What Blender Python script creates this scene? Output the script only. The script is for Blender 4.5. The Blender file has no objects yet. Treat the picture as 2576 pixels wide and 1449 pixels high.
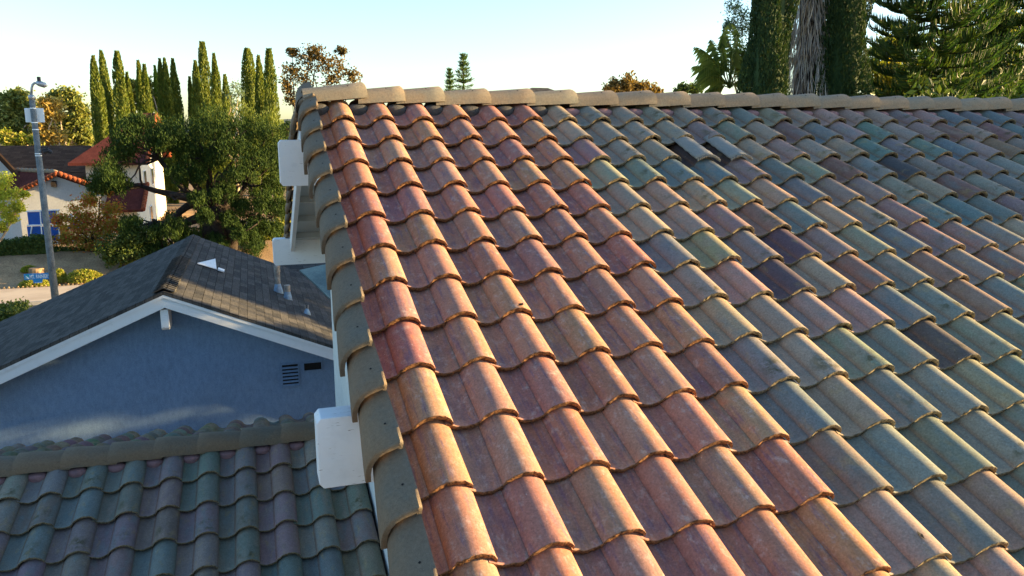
import bpy, math, random
import numpy as np
from mathutils import Vector, Matrix

random.seed(7)
RNG = np.random.default_rng(11)
SC = bpy.context.scene
COL = SC.collection
R = math.radians

# ------------------------------------------------------------------ camera numbers
CAM = np.array([-0.486, -6.614, -0.247])
PITCH, YAW, FPX = R(-11.32), R(18.41), 2916.0 / 1.49068      # focal length in 2576-px units
FW = np.array([math.sin(YAW) * math.cos(PITCH), math.cos(YAW) * math.cos(PITCH), math.sin(PITCH)])
RT = np.array([math.cos(YAW), -math.sin(YAW), 0.0])
DNV = -np.cross(RT, FW)
GZ = -7.4                                                   # street level

def ray(x, y):
    return FW + RT * ((x - 1288) / FPX) + DNV * ((y - 724.6) / FPX)
def aty(x, y, Y):
    d = ray(x, y); return CAM + d * ((Y - CAM[1]) / d[1])
def atz(x, y, Z):
    d = ray(x, y); return CAM + d * ((Z - CAM[2]) / d[2])
def mpp(p):                                                 # metres per (2576-px) pixel at point p
    return float(np.dot(np.asarray(p) - CAM, FW)) / FPX

# ------------------------------------------------------------------ object helpers
def tag(o, label=None, cat=None, group=None, kind=None):
    if label: o['label'] = label
    if cat: o['category'] = cat
    if group: o['group'] = group
    if kind: o['kind'] = kind
    return o
BASE = {}
def empty(name, loc, label, cat, group=None):
    o = bpy.data.objects.new(name, None); COL.objects.link(o)
    o.location = loc; o.empty_display_size = .2
    BASE[o.name] = np.array(loc, float)
    return tag(o, label, cat, group)
def link(name, me, mats, parent=None, loc=None):
    o = bpy.data.objects.new(name, me); COL.objects.link(o)
    for m in (mats if isinstance(mats, (list, tuple)) else [mats]): me.materials.append(m)
    if parent is not None:
        o.parent = parent; BASE[o.name] = BASE[parent.name]
    else:
        b = np.array(loc if loc is not None else (0, 0, 0), float)
        o.location = b; BASE[o.name] = b
    return o
def off(parent, loc):
    if parent is not None: return BASE[parent.name]
    return np.array(loc if loc is not None else (0, 0, 0), float)

def np_mesh(name, V, F, mats, parent=None, loc=None, smooth=False, uv=None, col=None, fl=None, mi=None):
    """V (n,3) world coordinates, F (m,3|4) ints -> one mesh object"""
    V = np.asarray(V, float) - off(parent, loc)
    F = np.asarray(F, np.int32); k = F.shape[1]
    me = bpy.data.meshes.new(name)
    me.vertices.add(len(V)); me.vertices.foreach_set('co', V.astype(np.float32).ravel())
    me.loops.add(F.size); me.loops.foreach_set('vertex_index', F.ravel())
    me.polygons.add(len(F)); me.polygons.foreach_set('loop_start', np.arange(0, F.size, k, dtype=np.int32))
    if mi is not None: me.polygons.foreach_set('material_index', np.asarray(mi, np.int32))
    me.polygons.foreach_set('use_smooth', np.full(len(F), smooth))
    if uv is not None:
        l = me.uv_layers.new(name='UVMap'); l.data.foreach_set('uv', np.asarray(uv, np.float32)[F.ravel()].ravel())
    if col is not None:
        a = me.attributes.new('tcol', 'FLOAT_COLOR', 'POINT'); a.data.foreach_set('color', np.asarray(col, np.float32).ravel())
    if fl is not None:
        a = me.attributes.new('edge', 'FLOAT', 'POINT'); a.data.foreach_set('value', np.asarray(fl, np.float32).ravel())
    me.update(); me.validate()
    return link(name, me, mats, parent, loc)

class MB:
    def __init__(s): s.v = []; s.f = []; s.m = []; s.uv = {}
    def add(s, vs, fs, m=0):
        b = len(s.v); s.v += [tuple(map(float, v)) for v in vs]
        for f in fs: s.f.append([i + b for i in f]); s.m.append(m)
        return b
    def box(s, lo, hi, m=0, rot=None, piv=None):
        x0, y0, z0 = lo; x1, y1, z1 = hi
        vs = [(x0,y0,z0),(x1,y0,z0),(x1,y1,z0),(x0,y1,z0),(x0,y0,z1),(x1,y0,z1),(x1,y1,z1),(x0,y1,z1)]
        if rot is not None:
            p = Vector(piv if piv is not None else ((x0+x1)/2,(y0+y1)/2,(z0+z1)/2))
            vs = [tuple(rot @ (Vector(v) - p) + p) for v in vs]
        s.add(vs, [(0,3,2,1),(4,5,6,7),(0,1,5,4),(1,2,6,5),(2,3,7,6),(3,0,4,7)], m)
    def prism(s, poly, ext, m=0):
        n = len(poly); e = np.asarray(ext, float)
        vs = [np.asarray(p, float) for p in poly] + [np.asarray(p, float) + e for p in poly]
        fs = [tuple(range(n))[::-1], tuple(range(n, 2*n))] + [(i, (i+1) % n, (i+1) % n + n, i + n) for i in range(n)]
        s.add(vs, fs, m)
    def tube(s, pts, rad, n=8, m=0, cap=True):
        pts = [Vector(p) for p in pts]
        if not isinstance(rad, (list, tuple)): rad = [rad] * len(pts)
        rings = []; up = None
        for i, p in enumerate(pts):
            d = (pts[min(i+1, len(pts)-1)] - pts[max(i-1, 0)])
            if d.length < 1e-9: d = Vector((0,0,1))
            d.normalize()
            if up is None: up = d.orthogonal().normalized()
            up = (up - d * up.dot(d))
            if up.length < 1e-6: up = d.orthogonal()
            up.normalize(); sd = d.cross(up)
            rings.append([p + (up * math.cos(2*math.pi*k/n) + sd * math.sin(2*math.pi*k/n)) * rad[i] for k in range(n)])
        b = len(s.v)
        for r in rings: s.v += [tuple(v) for v in r]
        for i in range(len(pts) - 1):
            for k in range(n):
                s.f.append([b+i*n+k, b+i*n+(k+1) % n, b+(i+1)*n+(k+1) % n, b+(i+1)*n+k]); s.m.append(m)
        if cap:
            s.f.append([b+k for k in range(n)][::-1]); s.m.append(m)
            e = b + (len(pts)-1)*n; s.f.append([e+k for k in range(n)]); s.m.append(m)
    def build(s, name, mats, parent=None, loc=None, smooth=False, bevel=0, uvf=None):
        o_ = off(parent, loc)
        me = bpy.data.meshes.new(name)
        me.from_pydata([tuple(np.asarray(v) - o_) for v in s.v], [], s.f)
        me.polygons.foreach_set('material_index', s.m)
        me.polygons.foreach_set('use_smooth', [smooth] * len(s.f))
        if uvf:
            l = me.uv_layers.new(name='UVMap')
            for lp in me.loops: l.data[lp.index].uv = uvf(s.v[lp.vertex_index])
        me.update(); me.validate()
        o = link(name, me, mats, parent, loc)
        if bevel:
            b = o.modifiers.new('bevel', 'BEVEL'); b.width = bevel; b.segments = 2; b.limit_method = 'ANGLE'; b.angle_limit = R(40)
        return o

# ------------------------------------------------------------------ materials
class NT:
    def __init__(s, name):
        s.m = bpy.data.materials.new(name); s.m.use_nodes = True
        s.t = s.m.node_tree; s.t.nodes.clear()
        s.out = s.t.nodes.new('ShaderNodeOutputMaterial')
    def n(s, typ, **kw):
        x = s.t.nodes.new(typ)
        for k, v in kw.items():
            if k.startswith('i_'):
                key = k[2:]; key = int(key) if key.isdigit() else key.replace('_', ' ')
                s.set(x, key, v)
            else: setattr(x, k, v)
        return x
    def set(s, x, key, v):
        if isinstance(v, bpy.types.NodeSocket): s.t.links.new(v, x.inputs[key])
        else: x.inputs[key].default_value = v
    def math(s, op, a, b=0.0, clamp=False):
        x = s.n('ShaderNodeMath', operation=op, use_clamp=clamp); s.set(x, 0, a); s.set(x, 1, b); return x.outputs[0]
    def mix(s, f, a, b, bt='MIX'):
        x = s.n('ShaderNodeMix', data_type='RGBA', blend_type=bt)
        s.set(x, 0, f)
        for i, v in ((6, a), (7, b)):
            if isinstance(v, tuple) and len(v) == 3: v = (*v, 1)
            s.set(x, i, v)
        return x.outputs[2]
    def noise(s, vec=None, scale=5, detail=4, rough=.55, dim='3D'):
        x = s.n('ShaderNodeTexNoise', noise_dimensions=dim)
        if vec is not None: s.set(x, 'Vector', vec)
        x.inputs['Scale'].default_value = scale; x.inputs['Detail'].default_value = detail; x.inputs['Roughness'].default_value = rough
        return x.outputs[0]
    def ramp(s, f, stops):
        x = s.n('ShaderNodeValToRGB'); s.set(x, 0, f)
        e = x.color_ramp.elements
        while len(e) > 1: e.remove(e[-1])
        e[0].position = stops[0][0]; e[0].color = (*stops[0][1], 1)
        for p, c in stops[1:]:
            q = e.new(p); q.color = (*c, 1)
        return x.outputs[0]
    def sstep(s, f, a, b):
        x = s.n('ShaderNodeMapRange', interpolation_type='SMOOTHSTEP'); s.set(x, 0, f)
        x.inputs[1].default_value = a; x.inputs[2].default_value = b; return x.outputs[0]
    def scaled(s, vec, sc, loc=None):
        x = s.n('ShaderNodeMapping'); s.set(x, 0, vec); x.inputs['Scale'].default_value = sc
        if loc is not None: s.set(x, 1, loc)
        return x.outputs[0]
    def bump(s, h, st=.3, dist=.01):
        x = s.n('ShaderNodeBump'); x.inputs['Strength'].default_value = st; x.inputs['Distance'].default_value = dist
        s.set(x, 'Height', h); return x.outputs[0]
    def finish(s, col, rough=.8, normal=None, metal=0, spec=.3):
        b = s.n('ShaderNodeBsdfPrincipled'); s.set(b, 'Base Color', col if not (isinstance(col, tuple) and len(col) == 3) else (*col, 1))
        s.set(b, 'Roughness', rough); s.set(b, 'Metallic', metal); s.set(b, 'Specular IOR Level', spec)
        if normal is not None: s.set(b, 'Normal', normal)
        s.t.links.new(b.outputs[0], s.out.inputs[0]); return s.m
    def coord(s, w='Object'): return s.n('ShaderNodeTexCoord').outputs[w]

def simple(name, c, c2=None, scale=6, rough=.75, bump=.2, bdist=.004, fine=120, metal=0, spec=.3, grain=.12):
    t = NT(name); p = t.coord()
    n1 = t.noise(p, scale, 5); n2 = t.noise(p, fine, 3)
    c2 = c2 or tuple(x * .7 for x in c)
    col = t.mix(t.sstep(n1, .35, .68), c, c2)
    col = t.mix(grain, col, t.ramp(n2, [(.3, (.0,.0,.0)), (.7, (1,1,1))]), 'OVERLAY')
    return t.finish(col, rough, t.bump(n2, bump, bdist), metal, spec)

def leafmat(name, cols, trans=.35, rough=.55):
    """colours vary leaf by leaf; part of the light passes through"""
    t = NT(name); g = t.n('ShaderNodeNewGeometry')
    n = t.noise(t.coord(), 1.3, 2)
    f = t.math('ADD', t.math('MULTIPLY', g.outputs['Random Per Island'], .7), t.math('MULTIPLY', n, .45))
    st = [(.15 + .75 * i / max(1, len(cols) - 1), c) for i, c in enumerate(cols)]
    col = t.ramp(f, st)
    d = t.n('ShaderNodeBsdfPrincipled'); t.set(d, 'Base Color', col); d.inputs['Roughness'].default_value = rough
    d.inputs['Specular IOR Level'].default_value = .25
    tr = t.n('ShaderNodeBsdfTranslucent'); t.set(tr, 0, t.mix(.5, col, (.55, .6, .05), 'MULTIPLY') if False else t.mix(1.0, col, (1.5, 1.45, .7), 'MULTIPLY'))
    mx = t.n('ShaderNodeMixShader'); mx.inputs[0].default_value = trans
    t.t.links.new(d.outputs[0], mx.inputs[1]); t.t.links.new(tr.outputs[0], mx.inputs[2]); t.t.links.new(mx.outputs[0], t.out.inputs[0])
    return t.m

def tilemat(name, red):
    t = NT(name)
    at = t.n('ShaderNodeAttribute', attribute_name='tcol'); ed = t.n('ShaderNodeAttribute', attribute_name='edge').outputs['Fac']
    uvn = t.n('ShaderNodeUVMap').outputs[0]
    sep = t.n('ShaderNodeSeparateXYZ'); t.set(sep, 0, uvn); u, v = sep.outputs[0], sep.outputs[1]
    p = t.coord(); rnd = at.outputs['Alpha']
    cmb = t.n('ShaderNodeCombineXYZ')
    t.set(cmb, 0, u); t.set(cmb, 1, v); t.set(cmb, 2, t.math('MULTIPLY', rnd, 37.0))
    tv = cmb.outputs[0]                                            # tile-own coordinates, different on every tile
    grain = t.noise(p, 420, 3, .7); fine = t.noise(p, 90, 4, .65)
    c = at.outputs['Color']
    if red:
        streak = t.noise(t.scaled(tv, (9, 1.1, 1)), 1.6, 4, .6)    # flashing along the length
        c = t.mix(t.math('MULTIPLY', t.sstep(streak, .50, .70), .7), c, (.16, .105, .135))
        pan = t.noise(t.scaled(tv, (3, 1.2, 1), (7.7, 2.2, 0)), 1.5, 4, .6)
        c = t.mix(t.math('MULTIPLY', t.math('MULTIPLY', t.sstep(u, .44, .34), t.sstep(pan, .42, .70)), .55), c, (.14, .09, .115))
        blot = t.noise(t.scaled(tv, (4, 2.2, 1), (3.1, 7.7, 0)), 1.5, 4, .6)
        c = t.mix(t.math('MULTIPLY', t.sstep(blot, .55, .75), .6), c, (.44, .17, .085))
        pale = t.noise(t.scaled(tv, (5, 3.2, 1), (9.1, 1.7, 5)), 1.7, 5, .7)
        c = t.mix(t.math('MULTIPLY', t.sstep(pale, .50, .76), .62), c, (.46, .36, .30))
        scr = t.noise(t.scaled(tv, (26, 9, 1), (2.1, 4.7, 5)), 1.7, 3, .6)
        c = t.mix(t.math('MULTIPLY', t.sstep(scr, .69, .76), .55), c, (.60, .52, .46))
        dark = t.noise(t.scaled(tv, (18, 1.3, 1), (2.1, 6.7, 5)), 1.4, 3, .6)
        c = t.mix(t.math('MULTIPLY', t.sstep(dark, .58, .75), .4), c, (.085, .06, .07))
        edgec = t.mix(t.sstep(fine, .42, .58), (.25, .125, .06), (.085, .046, .026))
    else:
        blend = t.noise(t.scaled(tv, (3.5, 1.5, 1)), 1.4, 3, .55)
        lum = t.n('ShaderNodeSeparateColor'); t.set(lum, 0, c)
        c = t.mix(t.math('MULTIPLY', t.math('MULTIPLY', t.sstep(blend, .40, .70), .5), t.sstep(lum.outputs[1], .07, .11)), c, t.mix(t.sstep(rnd, .40, .70), (.13, .175, .17), (.27, .20, .15)))
        # lichen / soot gathered low on the crown, different on each tile
        lm = t.math('MULTIPLY', t.sstep(v, .62, .28), t.sstep(v, .03, .16))
        lm = t.math('MULTIPLY', lm, t.math('MULTIPLY', t.sstep(u, .38, .6), t.sstep(u, 1.0, .74)))
        ln = t.noise(t.scaled(tv, (3, 3, 1), (5, 2, 1)), 1.5, 4, .6)
        lm = t.math('MULTIPLY', lm, t.sstep(ln, .46, .62))
        lm = t.math('MULTIPLY', lm, t.sstep(t.math('FRACT', t.math('MULTIPLY', rnd, 7.31)), .35, .8))
        c = t.mix(t.math('MULTIPLY', lm, .85), c, (.075, .065, .03))
        och = t.noise(t.scaled(tv, (4, 2, 1), (15, 12, 1)), 1.5, 4, .6)
        c = t.mix(t.math('MULTIPLY', t.sstep(och, .55, .72), .4), c, (.30, .21, .09))
        spots = t.noise(t.scaled(tv, (14, 16, 1), (5, 12, 4)), 1.5, 3, .6)
        c = t.mix(t.math('MULTIPLY', t.sstep(spots, .7, .76), .5), c, (.50, .52, .46))
        # rust-coloured dirt lying in the crease
        cr = t.math('MULTIPLY', t.sstep(u, .36, .40), t.sstep(u, .45, .412))
        c = t.mix(t.math('MULTIPLY', cr, .32), c, (.26, .12, .06))
        edgec = t.mix(t.sstep(fine, .4, .62), (.24, .20, .13), (.09, .075, .05))
    c = t.mix(.32, c, t.ramp(grain, [(.3, (.08, .08, .08)), (.7, (.92, .92, .92))]), 'OVERLAY')
    c = t.mix(.32, c, t.ramp(fine, [(.3, (.15, .15, .15)), (.7, (.85, .85, .85))]), 'OVERLAY')
    med = t.noise(p, 22, 5, .65)
    c = t.mix(.13, c, t.ramp(med, [(.3, (.15, .15, .15)), (.7, (.85, .85, .85))]), 'OVERLAY')
    c = t.mix(t.sstep(ed, .45, .8), c, edgec)
    h = t.math('ADD', t.math('MULTIPLY', grain, .35), t.math('MULTIPLY', fine, t.math('ADD', .5, t.math('MULTIPLY', ed, 1.8))))
    return t.finish(c, .88, t.bump(h, .35, .0035), 0, .12)

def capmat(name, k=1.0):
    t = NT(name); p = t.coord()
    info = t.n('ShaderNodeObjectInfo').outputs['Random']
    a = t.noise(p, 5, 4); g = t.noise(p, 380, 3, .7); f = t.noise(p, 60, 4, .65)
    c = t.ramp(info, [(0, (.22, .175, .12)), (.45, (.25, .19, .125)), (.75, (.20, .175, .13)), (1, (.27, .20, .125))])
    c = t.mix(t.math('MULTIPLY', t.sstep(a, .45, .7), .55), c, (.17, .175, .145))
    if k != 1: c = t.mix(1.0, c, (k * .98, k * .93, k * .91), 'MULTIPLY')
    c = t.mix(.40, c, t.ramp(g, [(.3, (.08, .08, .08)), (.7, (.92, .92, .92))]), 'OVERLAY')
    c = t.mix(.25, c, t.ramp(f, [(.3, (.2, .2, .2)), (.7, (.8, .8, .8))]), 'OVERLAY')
    h = t.math('ADD', t.math('MULTIPLY', g, .5), f)
    return t.finish(c, .85, t.bump(h, .45, .004), 0, .2)

def shinglemat(name, dark, light, w=.30, hgt=.143):
    t = NT(name); uv = t.n('ShaderNodeUVMap').outputs[0]
    br = t.n('ShaderNodeTexBrick'); t.set(br, 'Vector', uv)
    br.inputs['Scale'].default_value = 1; br.inputs['Brick Width'].default_value = w; br.inputs['Row Height'].default_value = hgt
    br.inputs['Mortar Size'].default_value = .004; br.inputs['Mortar Smooth'].default_value = .2
    br.inputs['Color1'].default_value = (*dark, 1); br.inputs['Color2'].default_value = (*light, 1); br.inputs['Mortar'].default_value = (*[x * .35 for x in dark], 1)
    n = t.noise(uv, 130, 4, .7); n2 = t.noise(t.scaled(uv, (2, 9, 1)), 3, 4)
    c = t.mix(.5, br.outputs[0], t.ramp(n, [(.3, (.1, .1, .1)), (.72, (.9, .9, .9))]), 'OVERLAY')
    c = t.mix(.35, c, t.ramp(n2, [(.3, (.25, .25, .25)), (.7, (.8, .8, .8))]), 'OVERLAY')
    h = t.math('SUBTRACT', t.math('MULTIPLY', n, .3), br.outputs[1])
    return t.finish(c, .92, t.bump(h, .6, .006), 0, .06)

M = {}
M['red'] = tilemat('terracotta_tile', True)
M['old'] = tilemat('weathered_tile', False)
M['cap'] = capmat('concrete_cap'); M['capd'] = capmat('shaded_concrete_cap', .70)  # second is the same cap darkened: shade on the rake put into the colour
M['mortar'] = simple('pink_mortar', (.27, .15, .15), (.20, .12, .125), 20, .9, .6, .006)
M['darkmortar'] = simple('dark_mortar', (.075, .07, .065), (.05, .05, .05), 20, .9, .8, .008)
M['felt'] = simple('roof_felt', (.03, .03, .035), (.02, .02, .02), 10, .95)
M['slate'] = simple('slate_tile', (.25, .225, .185), (.20, .20, .18), 5, .7, .5, .006, 60)
M['white'] = None
def whitemat(name, c=(.70, .72, .72), wear=.75):
    t = NT(name); p = t.coord()
    gr = t.noise(t.scaled(p, (1.5, 14, 14)), 6, 4); n = t.noise(p, 7, 5, .65); sp = t.noise(t.scaled(p, (2.2, 22, 22)), 4.5, 3, .6)
    col = t.mix(t.math('MULTIPLY', t.sstep(n, .5, .75), .35), c, tuple(x * .72 for x in c))
    col = t.mix(t.math('MULTIPLY', t.sstep(sp, .655, .69), wear), col, (.14, .12, .10))
    return t.finish(col, .55, t.bump(gr, .5, .004), 0, .35)
M['white'] = whitemat('white_paint')
M['fascia'] = whitemat('fascia_paint', (.66, .68, .68), .25)
M['soffit'] = whitemat('soffit_paint', (.40, .42, .41), .2)  # darker than the white boards: dimness under the eaves put into the colour
def stucco(name, c, bump=.6, sc=90):
    t = NT(name); p = t.coord(); n = t.noise(p, sc, 4, .7); b = t.noise(p, 1.2, 5, .6)
    col = t.mix(t.math('MULTIPLY', t.sstep(b, .4, .7), .4), c, tuple(x * .78 for x in c))
    col = t.mix(.25, col, t.ramp(n, [(.3, (.15, .15, .15)), (.7, (.85, .85, .85))]), 'OVERLAY')
    n3 = t.noise(t.scaled(p, (1, 1, .45)), 16, 6, .7); col = t.mix(.22, col, t.ramp(n3, [(.3, (.2, .2, .2)), (.7, (.8, .8, .8))]), 'OVERLAY')
    return t.finish(col, .9, t.bump(n, bump, .008), 0, .15)
M['blue'] = stucco('blue_grey_stucco', (.16, .245, .365))
M['wstucco'] = stucco('white_stucco', (.62, .62, .58), .4, 60); M['pstucco'] = stucco('shaded_white_stucco', (.44, .45, .44), .4, 60)  # second is white stucco darkened, shade on the far gables put into it
M['cream'] = stucco('cream_stucco', (.66, .60, .48), .4, 60)
M['shingle'] = shinglemat('charcoal_shingle', (.046, .045, .043), (.088, .083, .076))
M['brownshingle'] = shinglemat('brown_shingle', (.06, .036, .024), (.095, .058, .038), .5, .28)
M['redroof'] = shinglemat('shaded_red_roof_tile', (.075, .022, .018), (.10, .03, .024), .25, .33); M['verge'] = shinglemat('sunlit_verge_tile', (.24, .07, .035), (.30, .09, .04), .25, .33)  # tree shade is put into the roof colour, sunlight into the verge colour
M['glass'] = simple('window_glass', (.03, .05, .07), (.02, .04, .06), 2, .08, 0, .001, 5, 0, .6, 0)
M['black'] = simple('dark_metal', (.025, .025, .028), None, 9, .5)
M['bark'] = simple('dark_bark', (.045, .032, .025), (.02, .015, .012), 9, .95, 1, .03, 30)
M['palebark'] = simple('pale_bark', (.45, .36, .25), (.28, .2, .13), 5, .9, .5, .01, 30)
M['pole'] = simple('speckled_concrete', (.17, .185, .185), (.11, .125, .13), 8, .85, .5, .004, 70, 0, .3, .5)
M['galv'] = simple('galvanised_steel', (.42, .44, .46), (.30, .32, .34), 12, .45, .1, .001, 60, .6)
M['pvc'] = simple('weathered_pipe', (.36, .31, .25), (.22, .18, .14), 14, .8)
M['lead'] = simple('flashing_blue', (.24, .34, .42), (.18, .22, .26), 14, .7)
M['ground'] = simple('dry_earth', (.36, .24, .13), (.24, .155, .085), .9, .95, .8, .03, 14, 0, .2, .3)
M['walk'] = simple('pale_concrete', (.56, .46, .34), (.46, .37, .27), .8, .9, .3, .006, 40)
M['kerb'] = simple('kerb_concrete', (.38, .36, .33), (.28, .27, .25), 2, .9, .3, .006, 40)
M['road'] = simple('asphalt', (.075, .078, .083), (.055, .057, .06), .7, .9, .5, .008, 60, 0, .3, .3)
M['signblue'] = simple('sign_blue', (.012, .24, .52), (.012, .21, .48), 3, .4, .05, .001, 60, 0, .5, .03)
M['signwhite'] = simple('sign_white', (.80, .84, .86), (.74, .78, .8), 3, .5, .05, .001)
M['teal'] = simple('sign_teal', (.03, .36, .34), (.03, .3, .3), 3, .5, .05, .001)
M['bluepanel'] = simple('blue_panel', (.015, .10, .42), (.012, .08, .36), 3, .5, .05, .001)
M['yellowpanel'] = simple('yellow_panel', (.50, .30, .03), (.42, .25, .03), 3, .5, .05, .001)
M['tarp'] = simple('grey_green_rolled_roofing', (.19, .24, .21), (.13, .17, .155), 3, .85, .5, .012, 25)
M['rust'] = simple('rust', (.16, .06, .03), (.10, .04, .02), 14, .9)
M['wood'] = simple('weathered_wood', (.28, .20, .12), (.18, .12, .07), 6, .9, .6, .006, 50)

# leaves
M['l_cyp'] = leafmat('cypress_leaf', [(.05, .085, .012), (.10, .14, .018), (.17, .19, .028)], .3)
M['l_cypdark'] = leafmat('dark_cypress_leaf', [(.014, .038, .014), (.022, .05, .016), (.045, .07, .014)], .12, .8)
M['l_cypyel'] = leafmat('lime_cypress_leaf', [(.10, .17, .012), (.16, .24, .018)], .3)
M['l_pepper'] = leafmat('shaded_pepper_leaf', [(.010, .026, .004), (.022, .050, .006), (.05, .082, .010)], .16, .8)  # darkened green: shade from trees off to the right is in the colour
M['l_pepperlit'] = leafmat('sunlit_pepper_leaf', [(.10, .14, .025), (.17, .20, .03)], .4)  # lighter copy of the pepper leaf, sunlight put into the colour
M['l_autumn'] = leafmat('autumn_leaf', [(.06, .055, .018), (.15, .10, .025), (.20, .125, .03)], .3)
M['l_gold'] = leafmat('gold_leaf', [(.32, .22, .05), (.48, .33, .09), (.44, .36, .10)], .35)
M['l_euc'] = leafmat('eucalyptus_leaf', [(.08, .115, .03), (.16, .19, .045), (.27, .26, .06)], .35)
M['l_lime'] = leafmat('lime_leaf', [(.24, .30, .03), (.36, .40, .05), (.44, .44, .08)], .5)
M['l_fall'] = leafmat('red_orange_leaf', [(.16, .20, .03), (.30, .26, .04), (.42, .24, .05), (.46, .09, .05)], .45)
M['l_hedge'] = leafmat('hedge_leaf', [(.025, .05, .012), (.05, .085, .016), (.09, .12, .02)], .25)
M['l_cover'] = leafmat('ground_cover_leaf', [(.14, .20, .02), (.25, .28, .03), (.32, .26, .06)], .35)
M['l_pine'] = leafmat('araucaria_leaf', [(.016, .045, .014), (.03, .075, .018), (.075, .11, .02)], .3)
M['l_back'] = leafmat('sunlit_back_leaf', [(.12, .17, .02), (.24, .27, .03), (.34, .28, .05)], .5)
M['l_palm'] = leafmat('palm_leaf', [(.06, .10, .03), (.12, .17, .04), (.22, .26, .06)], .5)
M['l_grey'] = leafmat('gum_leaf', [(.08, .13, .09), (.12, .18, .12), (.14, .2, .1)], .4)
M['l_dead'] = leafmat('dead_frond', [(.16, .15, .15), (.34, .32, .31), (.48, .45, .42), (.30, .22, .14)], .2, .8)
M['l_norfolk'] = leafmat('norfolk_leaf', [(.05, .10, .025), (.09, .15, .035)], .3)

# ------------------------------------------------------------------ sky, sun, camera
SUN_AZ, SUN_EL = R(100), R(9)                                 # azimuth from +Y towards +X
SD = np.array([math.cos(SUN_EL) * math.sin(SUN_AZ), math.cos(SUN_EL) * math.cos(SUN_AZ), math.sin(SUN_EL)])
w = bpy.data.worlds.new('World'); SC.world = w; w.use_nodes = True
wt = w.node_tree; bg = wt.nodes['Background']
sky = wt.nodes.new('ShaderNodeTexSky'); sky.sky_type = 'NISHITA'; sky.sun_disc = False
sky.sun_elevation = SUN_EL; sky.sun_rotation = SUN_AZ
sky.air_density = 1.0; sky.dust_density = .9; sky.ozone_density = 2.0
tn = wt.nodes.new('ShaderNodeMix'); tn.data_type = 'RGBA'; tn.blend_type = 'MULTIPLY'; tn.inputs[0].default_value = 1; wt.links.new(sky.outputs[0], tn.inputs[6]); tn.inputs[7].default_value = (.92, .98, 1.06, 1)
wt.links.new(tn.outputs[2], bg.inputs[0]); bg.inputs[1].default_value = .105
sl = bpy.data.lights.new('sun', 'SUN'); sl.energy = 5.0; sl.angle = R(.6); sl.color = (1.0, .70, .32)
so = bpy.data.objects.new('sun', sl); COL.objects.link(so); so.rotation_euler = Vector(SD).to_track_quat('Z', 'Y').to_euler()
so.location = (30, -10, 12)
cd = bpy.data.cameras.new('camera'); co = bpy.data.objects.new('camera', cd); COL.objects.link(co)
co.location = CAM; co.rotation_euler = (R(90) + PITCH, 0, -YAW); cd.sensor_width = 36; cd.lens = 36 * 2916 / 3840
cd.clip_start = .05; cd.clip_end = 2000; SC.camera = co
SC.view_settings.view_transform = 'Standard'; SC.view_settings.look = 'None'; SC.view_settings.exposure = 2.2; SC.view_settings.gamma = 1

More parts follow.
